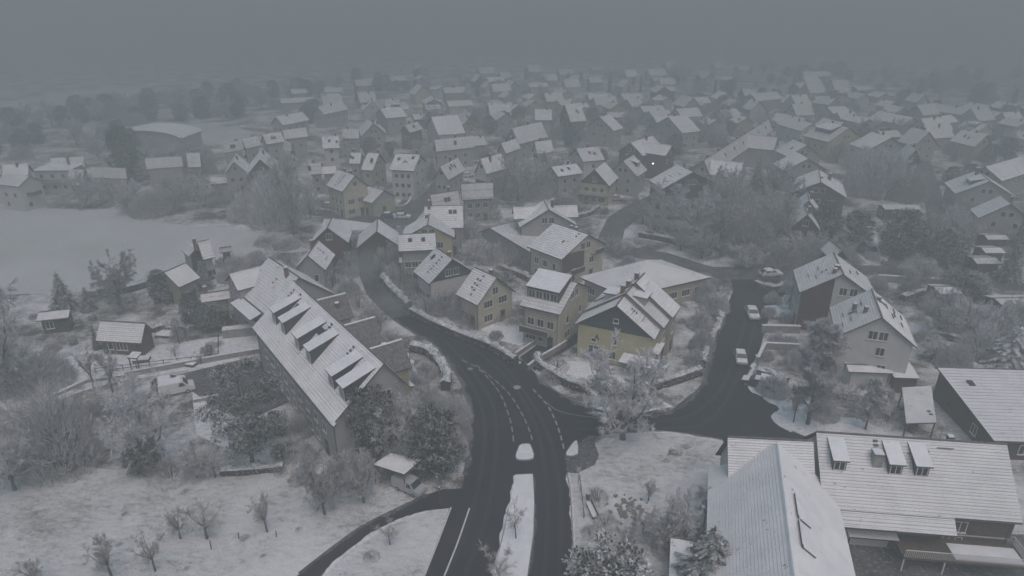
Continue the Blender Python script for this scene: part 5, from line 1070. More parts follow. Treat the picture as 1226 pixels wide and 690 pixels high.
# vaulted hall
p = G(190, 178); e = empty('vaulted_hall', (p.x, p.y, 0), -.08); tag(e, 'large hall with a curved snowy roof in the left background', 'hall'); LAND.append((p.x, p.y, 'vaulted hall')); FOOT.append((p.x, p.y, 0, 17, 12)); mb = MB(); V = MB(); n = 14
for i in range(n):
    t0, t1 = -1 + 2 * i / n, -1 + 2 * (i + 1) / n; z = lambda t: 4.5 + 3.6 * math.sqrt(max(0, 1 - t * t * .93)); q = [(14 * t0, -8, z(t0)), (14 * t1, -8, z(t1)), (14 * t1, 8, z(t1)), (14 * t0, 8, z(t0))]; V.hexa([(a, b, c - .3) for a, b, c in q], q, 1, 0)
V.obj('roof', ['roof_snow_fine', 'concrete'], e); pr = [(13.4 * (-1 + 2 * i / n), 4.15 + 3.6 * math.sqrt(max(0, 1 - (-1 + 2 * i / n) ** 2 * .93))) for i in range(n + 1)]
MB().hexa([(-13.4, -7.5, 0), (13.4, -7.5, 0), (13.4, 7.5, 0), (-13.4, 7.5, 0)], [(-13.4, -7.5, 5), (13.4, -7.5, 5), (13.4, 7.5, 5), (-13.4, 7.5, 5)]).obj('wall', 'plaster_grey', e)
pp = [(x, -7.4, max(5.01, z_)) for x, z_ in pr]; MB().hexa([(-13.3, -7.4, 5.004)] + pp[::1] + [(13.3, -7.4, 5.004)], [(-13.3, -7.1, 5.004)] + [(a, -7.1, c) for a, b, c in pp] + [(13.3, -7.1, 5.004)]).obj('gable_wall', 'plaster_grey', e)
# ================================================================ the village fading into the fog
def on_road(x, y): return any(pip(x, y, r) for r in ROADS)
def in_open(x, y): return any(pip(x, y, r) for r in OPEN)
ZONE = [(p.x, p.y) for p in px([(372, 160), (330, 128), (400, 100), (480, 82), (600, 78), (760, 80), (900, 88), (1000, 104), (1100, 128), (1280, 150), (1280, 200), (1215, 180), (1110, 200), (1030, 215), (1000, 200), (940, 160), (905, 150), (850, 195), (810, 215), (740, 235), (690, 235), (620, 215), (560, 205), (520, 205), (440, 175)])]
fr_ = random.Random(11); FAR = []
yy_ = 205.0
while yy_ < 540:
    xx_ = -190 + fr_.uniform(-6, 6)
    while xx_ < 290:
        x = xx_ + fr_.uniform(-3, 3); y = yy_ + fr_.uniform(-4, 4); xx_ += fr_.uniform(13.5, 19)
        if not pip(x, y, ZONE) or in_open(x, y) or on_road(x, y): continue
        if any((x - b[0]) ** 2 + (y - b[1]) ** 2 < (b[2] + 7.5) ** 2 for b in BLOCK): continue
        if fr_.random() < .17 or fr_.random() < max(0, (y - 285) / 260): continue
        FAR.append((x, y))
    yy_ += fr_.uniform(15, 18)
ROOFW = {0: 'bright snowy roof', 1: 'steep snowy roof', 2: 'broad snowy roof'}
WALLW = {'plaster_white': 'white', 'plaster_grey': 'grey', 'plaster_beige': 'beige', 'plaster_cream': 'cream', 'timber': 'dark timber', 'plaster_ochre': 'ochre'}
HL = []
LAND0 = list(LAND)
for i, (x, y) in enumerate(FAR):
    cell = noise.noise(Vector((x / 70, y / 70, 3.3))); a = (.35 if cell > 0 else 1.9) + fr_.choice((0, 0, 0, 1.57)) + fr_.uniform(-.15, .15)
    L_ = fr_.uniform(7, 11.5) * (1.6 if fr_.random() < .12 else 1); hw = fr_.uniform(3.3, 4.9); st = fr_.choice((0, 1, 2)); he = fr_.uniform(3.2, 5.8); hr = he + hw * (.62, .95, .5)[st]; wl = fr_.choice(('plaster_white', 'plaster_grey', 'plaster_grey', 'plaster_beige', 'plaster_cream', 'timber', 'plaster_ochre', 'plaster_white'))
    d = Vector((math.cos(a), math.sin(a))) * L_ / 2; dist = math.hypot(x, y)
    h = H('house', None, roof=fr_.choice(('roof_snow', 'roof_snow_thin', 'roof_snow_fine')), A=(x - d.x, y - d.y), B=(x + d.x, y + d.y), E=hw, hr=hr, he=he, wall=wl, world=True)
    if dist < 330: h.auto(2, 3)
    if dist < 400: h.chimney(fr_.uniform(-3, 3), fr_.choice((-.6, .6)), fr_.uniform(.5, 1.0))
    if fr_.random() < .35 and dist < 330: h.shed_dormer(fr_.uniform(-1, 1), 3, .6, 1.2, side=fr_.choice((-1, 1)), nwin=0)
    if fr_.random() < .35 and dist < 330: h.skylight((fr_.uniform(-3, 3), .4), (fr_.uniform(-3, 3), .5), side=fr_.choice((-1, 1)))
    if fr_.random() < .2: h.wing(0, 3.2, hw + 3, hr - .8, he + .3, fr_.choice((-1, 1)), window=False)
    best = min(LAND0, key=lambda l: (l[0] - x) ** 2 + (l[1] - y) ** 2)
    HL.append((h.root, WALLW[wl] + ' house with ' + ROOFW[st], x, y, dist))
LAND[:] = LAND0
by = {}
for o, wds, x, y, dist in HL:
    band = 'at the foggy far edge' if dist > 390 else ('far back in the fog' if dist > 320 else place_phrase(x, y))
    if dist > 320: u_ = project((x, y, 0))[0]; band += ', ' + ('far left' if u_ < 300 else 'left part' if u_ < 500 else 'middle' if u_ < 730 else 'right part' if u_ < 960 else 'far right')
    by.setdefault(wds + ' ' + band, []).append((o, x, y))
order_labels(by)

# ================================================================ hedges, walls, small structures
hedge('hedge', smooth_px([(643, 432), (645, 440), (659, 450), (679, 462), (698, 468), (722, 471)], 4), 1.5, 1.0, 'curved hedge with a snowy top round the left of the yellow corner house')
hedge('hedge', smooth_px([(745, 474), (783, 466), (816, 456), (838, 448)], 4), 1.5, 1.0, 'dark hedge with a snowy top right of the big frosted tree at the corner')
hedge('hedge', smooth_px([(840, 440), (848, 418), (858, 396), (864, 380)], 3), 1.3, 1.0, 'frosted hedge along the side street right of the yellow corner house', seed=3)
hedge('hedge', smooth_px([(494, 378), (520, 392), (552, 406), (588, 420), (618, 438)], 5), 1.7, 1.1, 'long dark hedge between the main road and the two gabled houses', seed=4)
hedge('hedge', smooth_px([(458, 336), (468, 350), (480, 362), (490, 372)], 4), 1.8, 1.2, 'bulky snow covered hedge where the main road narrows', seed=5)
hedge('hedge', smooth_px([(493, 420), (512, 424), (524, 436), (534, 452), (534, 468)], 4), 1.6, 1.3, 'curved snowy hedge behind the apartment row at the road bend', seed=6)
hedge('hedge', smooth_px([(470, 440), (484, 430), (494, 446), (500, 462)], 3), 1.2, 1.0, 'dark garden hedge inside the curved snowy hedge', seed=7)
hedge('hedge', smooth_px([(906, 448), (922, 452), (940, 462)], 3), 1.2, 1.2, 'short dark hedge with a snow cap at the side street corner', seed=8)
hedge('hedge', smooth_px([(950, 470), (990, 474), (1060, 484)], 3), 1.3, 1.3, 'frosted hedge in front of the lean-to garage', seed=9)
hedge('hedge', smooth_px([(120, 352), (150, 350), (180, 342)], 3), 1.5, 1.5, 'dark hedge behind the frosted tree at the edge of the field', seed=10)
hedge('hedge', smooth_px([(265, 568), (300, 566), (340, 562)], 3), .9, .9, 'low brown hedge at the foot of the dark pine', seed=11)
for k_, (pts_, h_, lab_) in enumerate((([(1115, 402), (1160, 412), (1215, 415)], 1.3, 'dark garden hedge right of the front white house'), ([(1120, 378), (1170, 372), (1220, 384)], 1.2, 'garden hedge below the shed with a broad snowy roof'), ([(598, 322), (630, 334), (640, 342)], 1.2, 'snowy hedge between the cream gabled house and the half timbered house'), ([(560, 300), (590, 296), (615, 302)], 1.2, 'garden hedge under the low snowy hall'),
                                     ([(1080, 360), (1110, 352), (1140, 362)], 1.2, 'hedge behind the front white house'), ([(180, 398), (205, 392), (230, 398)], 1.0, 'small hedge right of the wide dark barn'), ([(765, 284), (800, 290), (850, 306)], 1.4, 'dark hedge along the upper side of the cross street'), ([(905, 342), (925, 348), (940, 344)], 1.2, 'hedge left of the rear white house'),
                                     ([(688, 262), (705, 258), (716, 250)], 1.2, 'hedge beside the hill street behind the half timbered house'))): hedge('hedge', smooth_px(pts_, 3), h_, 1.0, lab_, seed=30 + k_)
wall_line('garden_wall', smooth_px([(632, 444), (648, 432), (662, 424), (678, 414)], 3), 1.0, .3, 'garden wall with a white cap along the driveway')
wall_line('garden_wall', smooth_px([(617, 428), (632, 418), (650, 406), (657, 400)], 3), .8, .25, 'garden wall before the wide dormer house')
wall_line('garden_wall', smooth_px([(474, 229), (486, 232), (492, 241), (486, 250), (474, 252), (456, 250)], 4), 1.3, .4, 'curved white garden wall round the small yellow barn')
wall_line('garden_wall', px([(1050, 337), (1145, 343)]), 1.4, .5, 'long wall with a snowy top behind the rear white house')
wall_line('terrace_wall', px([(911, 398), (957, 399)]), 1.4, .5, 'terrace wall beside the side street in front of the rear white house')
wall_line('terrace_wall', px([(906, 436), (915, 418), (955, 420)]), 1.2, .4, 'angled terrace wall left of the tall slender tree')
wall_line('terrace_wall', px([(910, 455), (940, 462)]), .9, .9, 'low thick wall at the corner of the side street')
wall_line('garden_wall', px([(150, 452), (265, 431), (312, 423)]), .9, .3, 'long low wall with snow above the car park')
wall_line('garden_wall', px([(60, 478), (104, 458), (150, 452)]), .5, .4, 'low garden edging left of the long low wall')
wall_line('garden_wall', px([(268, 404), (306, 400)]), 1.6, 1.2, 'broad wall with a snowy top by the end of the apartment row')
wall_line('garden_wall', px([(232, 482), (262, 476)]), .5, .3, 'short wall at the lower edge of the car park')
for k, (pts, lab) in enumerate((([(115, 448), (180, 440), (262, 430)], 'timber fence across the snowy gardens beside the wide dark barn'), ([(262, 428), (262, 404)], 'fence post row beside the broad snowy wall'), ([(694, 575), (697, 600), (699, 620)], 'low post fence at the edge of the road beside the park'))):
    fence_line(px(pts), 1.1 if k < 2 else .7, lab)
# wood piles, raised beds and benches in the gardens on the left
for k, (u, v, sx_, sy_, lab) in enumerate(((170, 432, 1.2, .7, 'snowy raised bed nearest the wide dark barn'), (222, 436, 2.0, .8, 'long snowy raised bed in the middle of the left garden'), (238, 431, 1.2, .7, 'small snowy raised bed right of the long one'), (200, 402, 1.6, 1, 'snowy heap beside the left garden shrubs'), (212, 392, 1.8, 1.1, 'snow covered bench heap below the olive barn'),
                                      (935, 378, 2.2, 1.4, 'snowy planter on the terrace before the rear white house'), (925, 372, 1.2, 1.2, 'snow heap on the terrace corner'))):
    p = G(u, v); r_ = random.Random(k); e = empty('raised_bed', (p.x, p.y, 0), r_.uniform(-.3, .3)); tag(e, lab, 'raised bed'); MB().box(-sx_, sx_, -sy_, sy_, 0, .45).obj('bed_frame', 'timber', e); MB().hexa([(-sx_, -sy_, .453), (sx_, -sy_, .453), (sx_, sy_, .453), (-sx_, sy_, .453)], [(-sx_ * .8, -sy_ * .8, .65), (sx_ * .8, -sy_ * .8, .62), (sx_ * .8, sy_ * .8, .66), (-sx_ * .8, sy_ * .8, .62)]).obj('snow_cap', 'snow', e)
# snowman-like snow heap by the carport is a snowy shrub in a pot
# picnic bench by the right kerb
p = G(708, 614); e = empty('park_bench', (p.x, p.y, 0), R(-78)); tag(e, 'wooden park bench with a snow covered seat beside the right lane', 'bench')
MB().box(-1.3, 1.3, -.28, .28, .40, .46).obj('seat', 'timber', e); MB().box(-1.28, 1.28, -.26, .26, .463, .55).obj('snow_cap', 'snow', e); MB().box(-1.3, 1.3, .30, .35, .55, .95).obj('backrest', 'timber', e)
for x in (-1.0, 1.0): MB().box(x - .08, x + .08, -.25, .34, 0, .398).obj('leg', 'stone', e)
p = G(704, 598); e = empty('litter_bin', (p.x, p.y, 0)); tag(e, 'small litter bin with snow on its lid behind the park bench', 'bin'); MB().tube((0, 0, 0), (0, 0, .9), .25, .28, 10).obj('bin_body', 'metal', e); MB().tube((0, 0, .9), (0, 0, 1.0), .28, .2, 10).obj('snow_cap', 'snow', e)
# stones in the park
rs = random.Random(5)
ST = []
for k in range(3):
    b = bmesh.new(); bmesh.ops.create_icosphere(b, subdivisions=1, radius=.3)
    for v in b.verts: v.co *= rs.uniform(.7, 1.2); v.co.z *= .6
    me = bpy.data.meshes.new('stone'); b.to_mesh(me); b.free(); me.materials.append(M['stone']); ST.append(me)
stone_root = empty('stone_bed', tuple(G(752, 612))); tag(stone_root, 'bed of loose grey stones lying in the snowy park lawn', 'stones')
for k in range(70):
    q = G(rs.gauss(752, 10), rs.gauss(610, 8)) - G(752, 612); link('stone', rs.choice(ST), stone_root, (q.x, q.y, .05), rs.uniform(0, 6), rs.uniform(.5, 1.1))
# posts and signs
for u, v, h_, lab in ((527, 604, 2.2, 'round topped sign post where the footpath meets the road'),):
    lamp_post(u, v, h_, lab)
def sign(u, v, h_, lab, sh='disc'):
    p = G(u, v); e = empty('road_sign', (p.x, p.y, 0), .1); tag(e, lab, 'road sign'); MB().tube((0, 0, 0), (0, 0, h_), .035, .035, 6).obj('pole', 'metal', e)
    (MB().tube((0, -.05, h_ - .3), (0, -.08, h_ - .3), .3, .3, 14) if sh == 'disc' else MB().box(-.25, .25, -.08, -.05, h_ - .7, h_)).obj('sign_plate', 'paint_silver', e)
sign(692, 580, 2.6, 'slim sign post on the kerb right of the lane near the footpath', 'plate'); 
lamp_post(885, 336, 6, 'street lamp at the crossing beyond the parked cars'); lamp_post(460, 272, 6, 'street lamp at the bend of the village street')
lamp_post(492, 452, 5, 'street lamp rising behind the apartment row near the hedge'); lamp_post(711, 468 , 1.1, 'short garden lamp on the snowy lawn of the yellow corner house')
# picket stakes in the meadow
for u, v, h_, lab in ((286, 645, .9, 'thin stake in the meadow left of the single fruit tree'), (331, 643, .9, 'thin stake right of the single fruit tree'), (253, 658, 1.3, 'slim leaning stake among the small fruit trees')):
    p = G(u, v); o = MB().tube((0, 0, 0), (.06, 0, h_), .06, .05, 6).tube((.06, 0, h_), (.06, 0, h_ + .07), .06, .03, 6, 1).obj('stake', ['timber', 'snow'], None, (p.x, p.y, 0)); tag(o, lab, 'stake')
# glasshouse-like pergola near the carport and satellite odds: snowy covered pots
for u, v, lab in ((1091, 517, 'snow covered bush in a pot beside the carport'), (1003, 452, 'snowy potted bush beside the lean-to garage')): px_plant('evergreenbush', u, v, 16, 12, lab)

# ================================================================ vehicles
car((900, 379), R(-96), 'white van-like car with a dark windscreen driving down the side street', 'paint_white', snowy=True, name='car', scale=1.08, van=False)
car((886, 432), R(-100), 'silver car with a snowy roof parked lower down the side street', 'paint_silver', name='parked_car')
car((922, 331), R(10), 'snow covered car crossing behind the parked cars at the side street end', 'paint_white', scale=1.1)
car((203, 463), R(28), 'snow covered car, left one of the pair in the car park', 'paint_silver', scale=1.1)
car((213, 470), R(28), 'snow covered van, right one of the pair in the car park', 'paint_white', van=True, scale=1.0)
car((490, 587), R(-32), 'pale van parked under the snowy carport roof by the footpath', 'paint_silver', van=True, snowy=False, name='parked_van', cat='van', scale=.86)
car((905, 462), R(150), 'dark car with a snow covered roof at the corner of the side street', 'paint_dark', scale=1.0)
for k, (u, v, an, lab) in enumerate(((491, 225, 10, 'snow covered car in front of the tall white block'), (394, 249, -30, 'left snow covered car beside the six windowed cream house'), (402, 247, -30, 'right snow covered car beside the six windowed cream house'), (466, 261, 0, 'snow covered car on the village street below the curved wall'), (482, 262, 0, 'second snow covered car on the village street farther right'),
                                (738, 240, 5, 'snow covered car in front of the brown gabled house'), (640, 255, 20, 'snow covered car beside the tall pale cross-roofed house'), (1040, 300, 90, 'snow covered car on the pale drive between the dark trees'), (560, 212, 30, 'snow covered car in the dark yard behind the half-hipped house'))):
    car((u, v), R(an), lab, ('paint_white', 'paint_silver', 'paint_dark', 'paint_blue')[k % 4])
# small carport roof over the van
slab_building('carport', 'open timber carport with a bright snowy roof over the pale van', 'carport', ((446, 556), (468, 543), (505, 550), (484, 568)), (2.9, 2.9, 2.9, 2.9), posts=1)


# ================================================================ trees and bushes placed from the photograph
P_ = px_plant
P_('broad0', 746, 526, 112, 132, 'big wide tree white with frost at the street corner in front of the yellow house')
P_('tall0', 967, 508, 124, 84, 'tall slender frosted tree on the snowy corner beside the side street'); P_('tall1', 1036, 514, 62, 44, 'smaller bare frosted tree right of the tall slender one')
P_('orchard0', 950, 506, 40, 30); P_('bush', 925, 470, 26, 36); P_('bush', 1010, 478, 22, 40); P_('bush', 1050, 472, 20, 36); P_('bush', 985, 498, 20, 36); P_('brownbush', 1062, 505, 24, 40)
P_('pine0', 304, 560, 132, 88, 'big dark pine with snow clumps in front of the apartment row')
P_('dark0', 443, 548, 92, 68, 'dark evergreen tree against the south end of the apartment row'); P_('dark1', 522, 566, 78, 66, 'dark evergreen tree with snowy clumps beside the main road')
P_('broad0', 482, 548, 84, 84, 'greyish frosted tree between the two dark evergreens'); P_('thicket', 540, 505, 42, 50); P_('thicket', 508, 490, 36, 50); P_('thicket', 486, 560, 40, 60); P_('bush', 545, 545, 40, 30); P_('bush', 552, 525, 30, 26); P_('bush', 478, 480, 30, 40)
P_('broad2', 389, 616, 84, 66, 'frosted tree with a dark forked trunk at the edge of the meadow'); P_('broad3', 436, 602, 64, 60, 'frosted tree left of the carport'); P_('orchard', 402, 586, 34, 34); P_('brownbush', 358, 576, 20, 24); P_('brownbush', 336, 568, 14, 16)
P_('thicket', 78, 558, 118, 84, 'very big frosted thicket tree with a dark foot at the left of the meadow'); P_('dark', 80, 560, 44, 46, 'dark undergrowth at the foot of the big left thicket')
P_('broad', 178, 562, 118, 100, 'big frosted tree in front of the car park'); P_('dark', 176, 564, 40, 44, 'dark undergrowth below the big frosted tree'); P_('broad3', 236, 572, 40, 60, 'low wide frosted tree left of the dark pine'); P_('orchard', 258, 572, 34, 40); P_('brownbush', 205, 572, 26, 50)
P_('broad', 18, 587, 90, 90, 'bare frosted tree standing alone at the left edge of the meadow'); P_('broad', 12, 470, 124, 110, 'hazy frosted tree at the left edge beside the flat-roofed shed'); P_('thicket', 45, 462, 50, 80); P_('thicket', 15, 520, 50, 50); P_('thicket', 120, 500, 26, 44); P_('orchard', 113, 466, 50, 38); P_('orchard', 135, 470, 46, 40); P_('brownbush', 60, 500, 22, 60)
for u, v, hp, wp, lab in ((216, 645, 40, 44, 'small leaning fruit tree, left one of the meadow pair'), (248, 645, 44, 62, 'wider forked fruit tree, right one of the meadow pair'), (320, 637, 44, 44, 'single small fruit tree right of the meadow pair'), (134, 692, 52, 56, 'small fruit tree at the lower left corner of the meadow'), (186, 684, 50, 48, 'small round fruit tree at the lower edge of the meadow'), (46, 700, 34, 50, 'low frosted fruit tree in the bottom left corner')):
    P_('orchard', u, v, hp, wp, lab)
P_('sapling0', 618, 646, 48, 30, 'thin young tree in the snowy median'); P_('sapling0', 600, 700, 50, 46, 'small bushy young tree at the bottom of the median'); P_('sapling0', 467, 652, 34, 30, 'thin frosted sapling in the snowy verge triangle'); P_('brownbush', 445, 668, 8, 20, 'flat brown tuft in the snowy verge triangle')
P_('bigspruce0', 843, 722, 112, 120, 'snow dusted spruce at the bottom beside the nearest gabled wing'); P_('evergreenbush0', 728, 704, 50, 90, 'broad evergreen bush with pointed leaves at the bottom edge of the park')
P_('broad3', 812, 648, 62, 66, 'low spreading frosted tree left of the nearest gabled wing'); P_('broad2', 790, 655, 44, 60); P_('orchard', 842, 632, 50, 50); P_('orchard', 770, 640, 30, 50); P_('orchard', 752, 655, 26, 40); P_('bush', 800, 660, 20, 40); P_('brownbush', 715, 600, 24, 26); P_('brownbush', 725, 628, 18, 30); P_('bush', 830, 660, 40, 50); P_('brownbush', 706, 640, 16, 20); P_('orchard', 776, 600, 24, 30)
P_('spruce0', 79, 372, 48, 32, 'taller of two dark spruces at the edge of the field'); P_('spruce1', 107, 372, 30, 20, 'shorter of two dark spruces at the edge of the field'); P_('broad', 143, 366, 58, 66, 'round frosted tree right of the two spruces')
P_('column0', 195, 363, 38, 22, 'dark column shaped conifer at the corner of the olive barn'); P_('spruce2', 245, 346, 36, 22, 'dark spruce between the field cottage and the grey gabled house'); P_('spruce0', 117, 418, 32, 12, 'narrow small conifer at the corner of the wide dark barn'); P_('bush', 146, 420, 14, 20); P_('dark', 232, 392, 40, 26); P_('dark', 255, 395, 30, 34); P_('brownbush', 220, 405, 20, 30); P_('orchard', 215, 412, 30, 30); P_('bush', 277, 335, 20, 30); P_('thicket', 285, 320, 20, 30)
P_('spruce1', 1207, 336, 62, 34, 'tall dark spruce at the right edge beside the sheds'); P_('snowspruce0', 1206, 438, 52, 56, 'snowy conifer behind the large right-hand roof'); P_('dark', 1074, 305, 50, 52, 'dark rounded evergreen right of the pale drive'); P_('dark', 1020, 300, 44, 40, 'dark evergreen left of the pale drive')
P_('spruce', 905, 228, 40, 26, 'dark conifer by the narrow gabled house'); P_('spruce', 1085, 178, 16, 9); P_('dark', 985, 290, 46, 34); P_('dark', 1150, 360, 34, 50)
P_('dark1', 153, 218, 60, 34, 'big dark evergreen standing behind the mottled roof house'); P_('broad', 105, 249, 40, 44, 'wide bare tree at the far edge of the snowy field')
for u, v, hp, wp in ((160, 254, 34, 50), (185, 256, 36, 50), (215, 252, 34, 50), (245, 248, 30, 50), (270, 244, 26, 40), (135, 240, 26, 40), (300, 262, 40, 50), (330, 268, 70, 56), (352, 282, 76, 46), (320, 258, 50, 60), (345, 250, 60, 50), (285, 256, 30, 40), (372, 262, 40, 30), (308, 250, 30, 40), (225, 240, 30, 40)):
    P_(('thicket', 'broad0', 'broad1', 'broad3', 'broad2')[RNG.randrange(5)], u, v, hp, wp)
for u, v, hp, wp in ((800, 262, 40, 60), (830, 280, 50, 60), (860, 300, 60, 70), (890, 300, 60, 70), (925, 298, 56, 60), (960, 312, 40, 60), (905, 270, 50, 60), (870, 262, 50, 60), (940, 280, 40, 50), (845, 250, 46, 50), (815, 300, 30, 40), (785, 285, 36, 40), (770, 268, 30, 40), (890, 320, 26, 50), (840, 310, 34, 50), (930, 316, 30, 50), (985, 312, 30, 40), (950, 255, 44, 44), (880, 245, 40, 44), (925, 236, 40, 44)):
    P_('broad' if RNG.random() < .75 else 'thicket', u, v, hp, wp)
for u, v, hp, wp in ((1040, 232, 60, 60), (1060, 240, 56, 50), (1025, 215, 36, 40), (1085, 240, 46, 40), (1110, 300, 44, 44), (1130, 318, 40, 50), (1150, 290, 30, 40), (1095, 345, 22, 40), (1125, 400, 40, 60), (1160, 395, 46, 60), (1190, 400, 40, 50), (1140, 440, 36, 40), (1115, 430, 24, 40), (1160, 350, 30, 44), (1100, 330, 26, 44), (1215, 395, 46, 44), (1130, 372, 30, 50), (1175, 425, 40, 50), (1140, 270, 24, 30), (1160, 262, 22, 30), (1045, 210, 40, 44)):
    P_(('broad', 'thicket', 'broad', 'dark')[RNG.randrange(4)] if v < 320 else ('broad', 'thicket', 'bush')[RNG.randrange(3)], u, v, hp, wp)
for u, v, hp, wp in ((620, 240, 50, 50), (600, 232, 40, 44), (645, 232, 44, 50), (660, 226, 40, 40), (580, 262, 26, 40), (560, 286, 26, 36), (548, 284, 22, 26), (590, 312, 24, 40), (615, 322, 26, 40), (630, 316, 30, 34), (570, 306, 22, 40), (605, 300, 16, 30), (640, 352, 22, 22), (555, 380, 34, 34), (545, 366, 24, 30), (530, 372, 26, 40), (512, 376, 26, 34), (500, 352, 24, 30), (486, 345, 26, 26), (565, 392, 24, 28), (600, 385, 14, 24), (618, 380, 12, 20), (660, 455, 14, 30), (666, 440, 14, 30), (840, 418, 26, 30), (838, 392, 24, 30), (855, 372, 24, 34), (832, 436, 20, 24), (858, 352, 20, 30), (842, 358, 26, 30), (452, 330, 20, 24), (470, 320, 30, 26), (732, 300, 20, 40), (700, 240, 26, 40), (680, 250, 20, 30), (640, 236, 20, 40)):
    P_(('thicket' if hp > 28 else 'bush') if RNG.random() < .65 else ('broad' if hp > 28 else 'brownbush'), u, v, hp, wp)
for u, v, hp, wp in ((320, 350, 18, 24), (420, 330, 16, 20), (405, 340, 14, 20), (412, 318, 14, 18), (350, 318, 14, 26), (330, 300, 12, 24), (305, 312, 14, 26), (345, 296, 14, 30), (300, 330, 14, 24), (360, 288, 10, 24), (270, 318, 14, 24), (320, 292, 10, 30)):
    P_(('bush', 'brownbush', 'evergreenbush')[RNG.randrange(3)], u, v, hp, wp)
for u, v, hp, wp in ((350, 545, 30, 34), (375, 560, 26, 40), (330, 520, 24, 30), (360, 520, 26, 30), (340, 550, 20, 24), (420, 570, 40, 40), (300, 440, 16, 18)):
    P_(('evergreenbush', 'bush', 'orchard')[RNG.randrange(3)], u, v, hp, wp)
for u, v, hp, wp in ((920, 380, 16, 18), (940, 384, 12, 18), (930, 410, 14, 20), (945, 415, 16, 20), (918, 430, 14, 16), (950, 435, 20, 22), (925, 362, 14, 20), (945, 350, 16, 24)):
    P_('bush', u, v, hp, wp)

for u, v, hp, wp in ((464, 318, 30, 30), (474, 336, 26, 28), (424, 302, 24, 24), (420, 328, 24, 26), (470, 300, 26, 28), (418, 352, 22, 26), (430, 368, 20, 26), (444, 384, 22, 26), (456, 396, 20, 26), (468, 408, 18, 24), (480, 418, 16, 22), (478, 452, 24, 34), (496, 470, 30, 36), (510, 450, 20, 30)): P_(('bush', 'orchard', 'bush', 'brownbush')[RNG.randrange(4)], u, v, hp, wp)
# scattered garden trees between the houses
tr = random.Random(21)
def scatter(poly_px, n, kinds, hs, pad=1.2, seed=0, open_ok=False):
    poly = [(p.x, p.y) for p in px(poly_px)]; xs = [p[0] for p in poly]; ys = [p[1] for p in poly]; k = t = 0
    while k < n and t < n * 40:
        t += 1; x, y = tr.uniform(min(xs), max(xs)), tr.uniform(min(ys), max(ys))
        if not pip(x, y, poly) or inside_foot(x, y, pad) or on_road(x, y) or (in_open(x, y) and not open_ok): continue
        kd = tr.choice(kinds); base = {'broad': 7.5, 'thicket': 5.5, 'bush': 2.0, 'brownbush': 1.7, 'spruce': 8, 'dark': 7, 'tall': 12, 'evergreenbush': 1.8, 'column': 7, 'orchard': 3.4}[kd]
        plant(kd, x, y, base * tr.uniform(*hs), r=tr); k += 1
scatter([(470, 205), (560, 140), (900, 130), (1226, 140), (1226, 330), (1100, 300), (900, 230), (760, 250), (600, 290), (500, 290)], 120, ['broad', 'thicket', 'bush', 'dark', 'thicket', 'spruce', 'bush', 'brownbush'], (.6, 1.1), seed=1)
scatter([(380, 180), (560, 140), (900, 120), (1226, 140), (1226, 230), (1030, 220), (900, 160), (800, 215), (600, 220), (480, 230)], 130, ['broad', 'thicket', 'dark', 'spruce', 'thicket', 'broad'], (.6, 1.1))
scatter([(340, 130), (480, 95), (900, 88), (1226, 110), (1226, 150), (900, 140), (560, 145), (400, 180)], 130, ['broad', 'broad', 'dark', 'thicket', 'spruce', 'column'], (.7, 1.25))
scatter([(-60, 192), (150, 190), (140, 235), (260, 235), (250, 175), (150, 125), (60, 142), (-60, 160)], 55, ['broad', 'thicket', 'broad', 'dark'], (.9, 1.4))
scatter([(150, 120), (330, 112), (470, 92), (340, 132), (240, 148), (160, 150)], 45, ['broad', 'dark', 'broad', 'thicket'], (1.0, 1.5))
scatter([(900, 84), (1300, 90), (1300, 135), (1100, 105), (900, 95)], 40, ['broad', 'dark', 'spruce'], (.9, 1.4))
scatter([(480, 300), (700, 230), (790, 300), (870, 340), (700, 420), (560, 400), (500, 370)], 34, ['bush', 'brownbush', 'bush', 'evergreenbush'], (.5, 1.0), .6)
scatter([(900, 300), (1226, 270), (1226, 440), (1110, 440), (1000, 400), (920, 350)], 50, ['bush', 'broad', 'thicket', 'bush', 'brownbush', 'evergreenbush'], (.5, .9), .8)
scatter([(40, 380), (300, 330), (420, 280), (420, 340), (310, 420), (100, 470), (30, 450)], 34, ['bush', 'brownbush', 'evergreenbush', 'orchard', 'bush'], (.4, .9), .6)
scatter([(60, 570), (380, 580), (480, 600), (330, 690), (0, 690), (0, 590)], 9, ['brownbush'], (.12, .3), open_ok=True)
finish_auto()

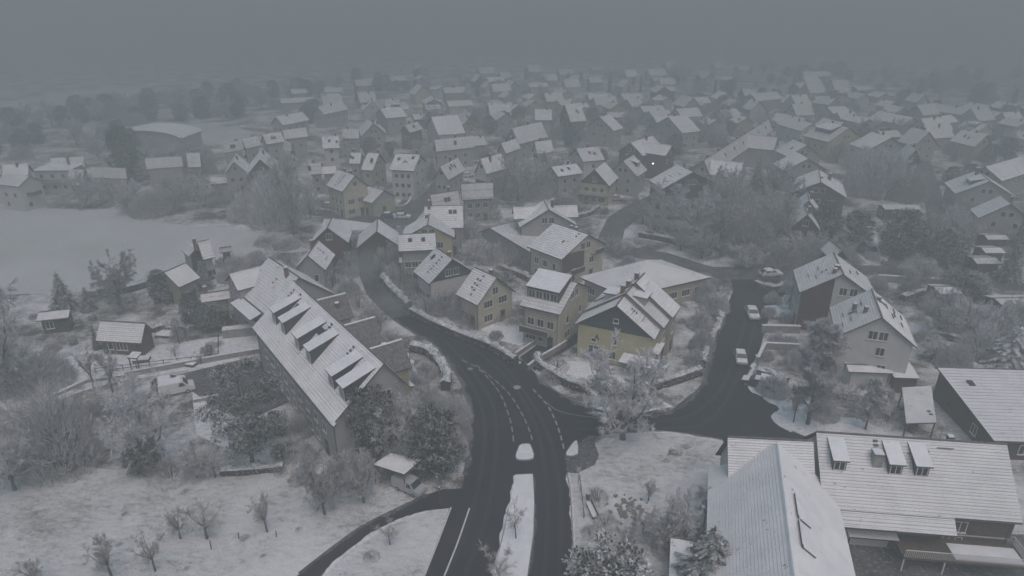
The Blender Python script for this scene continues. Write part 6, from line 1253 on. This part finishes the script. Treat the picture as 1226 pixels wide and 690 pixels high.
# ================================================================ chimney smoke drifting over the road
def smoke(u, v, z, rx, ry, rz, dens, label):
    p = G(u, v, z); b = bmesh.new(); bmesh.ops.create_icosphere(b, subdivisions=3, radius=1)
    for q in b.verts: q.co = Vector((q.co.x * rx, q.co.y * ry, q.co.z * rz)) * (1 + .18 * noise.noise(q.co * 1.7 + Vector((u, v, 0))))
    me = bpy.data.meshes.new('smoke'); b.to_mesh(me); b.free(); m = bpy.data.materials.new('smoke'); m.use_nodes = True; t = m.node_tree; t.nodes.clear(); N = t.nodes.new; K = t.links.new
    o_, vo, tc, ln, mr, nz, mu, mu2 = (N('ShaderNode' + k) for k in ('OutputMaterial', 'VolumePrincipled', 'TexCoord', 'VectorMath', 'MapRange', 'TexNoise', 'Math', 'Math'))
    mp = N('ShaderNodeMapping'); mp.inputs['Scale'].default_value = (1 / rx, 1 / ry, 1 / rz); K(tc.outputs['Object'], mp.inputs[0]); ln.operation = 'LENGTH'; K(mp.outputs[0], ln.inputs[0]); mr.inputs[1].default_value = .85; mr.inputs[2].default_value = .1; mr.interpolation_type = 'SMOOTHSTEP'; K(ln.outputs['Value'], mr.inputs[0])
    nz.inputs['Scale'].default_value = .35; nz.inputs['Detail'].default_value = 3; K(tc.outputs['Object'], nz.inputs['Vector']); mu.operation = 'MULTIPLY'; K(mr.outputs[0], mu.inputs[0]); K(nz.outputs['Fac'], mu.inputs[1]); mu2.operation = 'MULTIPLY'; mu2.inputs[1].default_value = dens * 2; K(mu.outputs[0], mu2.inputs[0]); K(mu2.outputs[0], vo.inputs['Density']); vo.inputs['Color'].default_value = (.475, .525, .53, 1); K(vo.outputs[0], o_.inputs['Volume'])
    me.materials.append(m); o = link('smoke', me, None, (p.x, p.y, p.z)); tag(o, label, 'smoke'); o['kind'] = 'stuff'; return o
smoke(438, 318, 5, 4.5, 9, 4.5, .16, 'thin veil of chimney smoke lying over the narrow road')
smoke(478, 360, 4.5, 6, 5, 3.5, .13, 'thin puff of chimney smoke by the bend of the main road')
# ================================================================ fog
hz = MB().add([(-3500, -160, -1), (3500, -160, -1), (3500, 5700, -1), (-3500, 5700, -1), (-3500, -160, CH + 2), (3500, -160, CH + 2), (3500, 5700, CH + 2), (-3500, 5700, CH + 2)],
              [(0, 3, 2, 1), (4, 5, 6, 7), (0, 1, 5, 4), (1, 2, 6, 5), (2, 3, 7, 6), (3, 0, 4, 7)])
m = bpy.data.materials.new('haze'); m.use_nodes = True; t = m.node_tree; t.nodes.clear(); out = t.nodes.new('ShaderNodeOutputMaterial'); vol = t.nodes.new('ShaderNodeVolumePrincipled')
vol.inputs['Density'].default_value = HAZE; vol.inputs['Color'].default_value = (.475, .525, .53, 1); vol.inputs['Anisotropy'].default_value = .0; t.links.new(vol.outputs[0], out.inputs['Volume'])
M['haze'] = m; o = hz.obj('haze', 'haze'); o['kind'] = 'stuff'
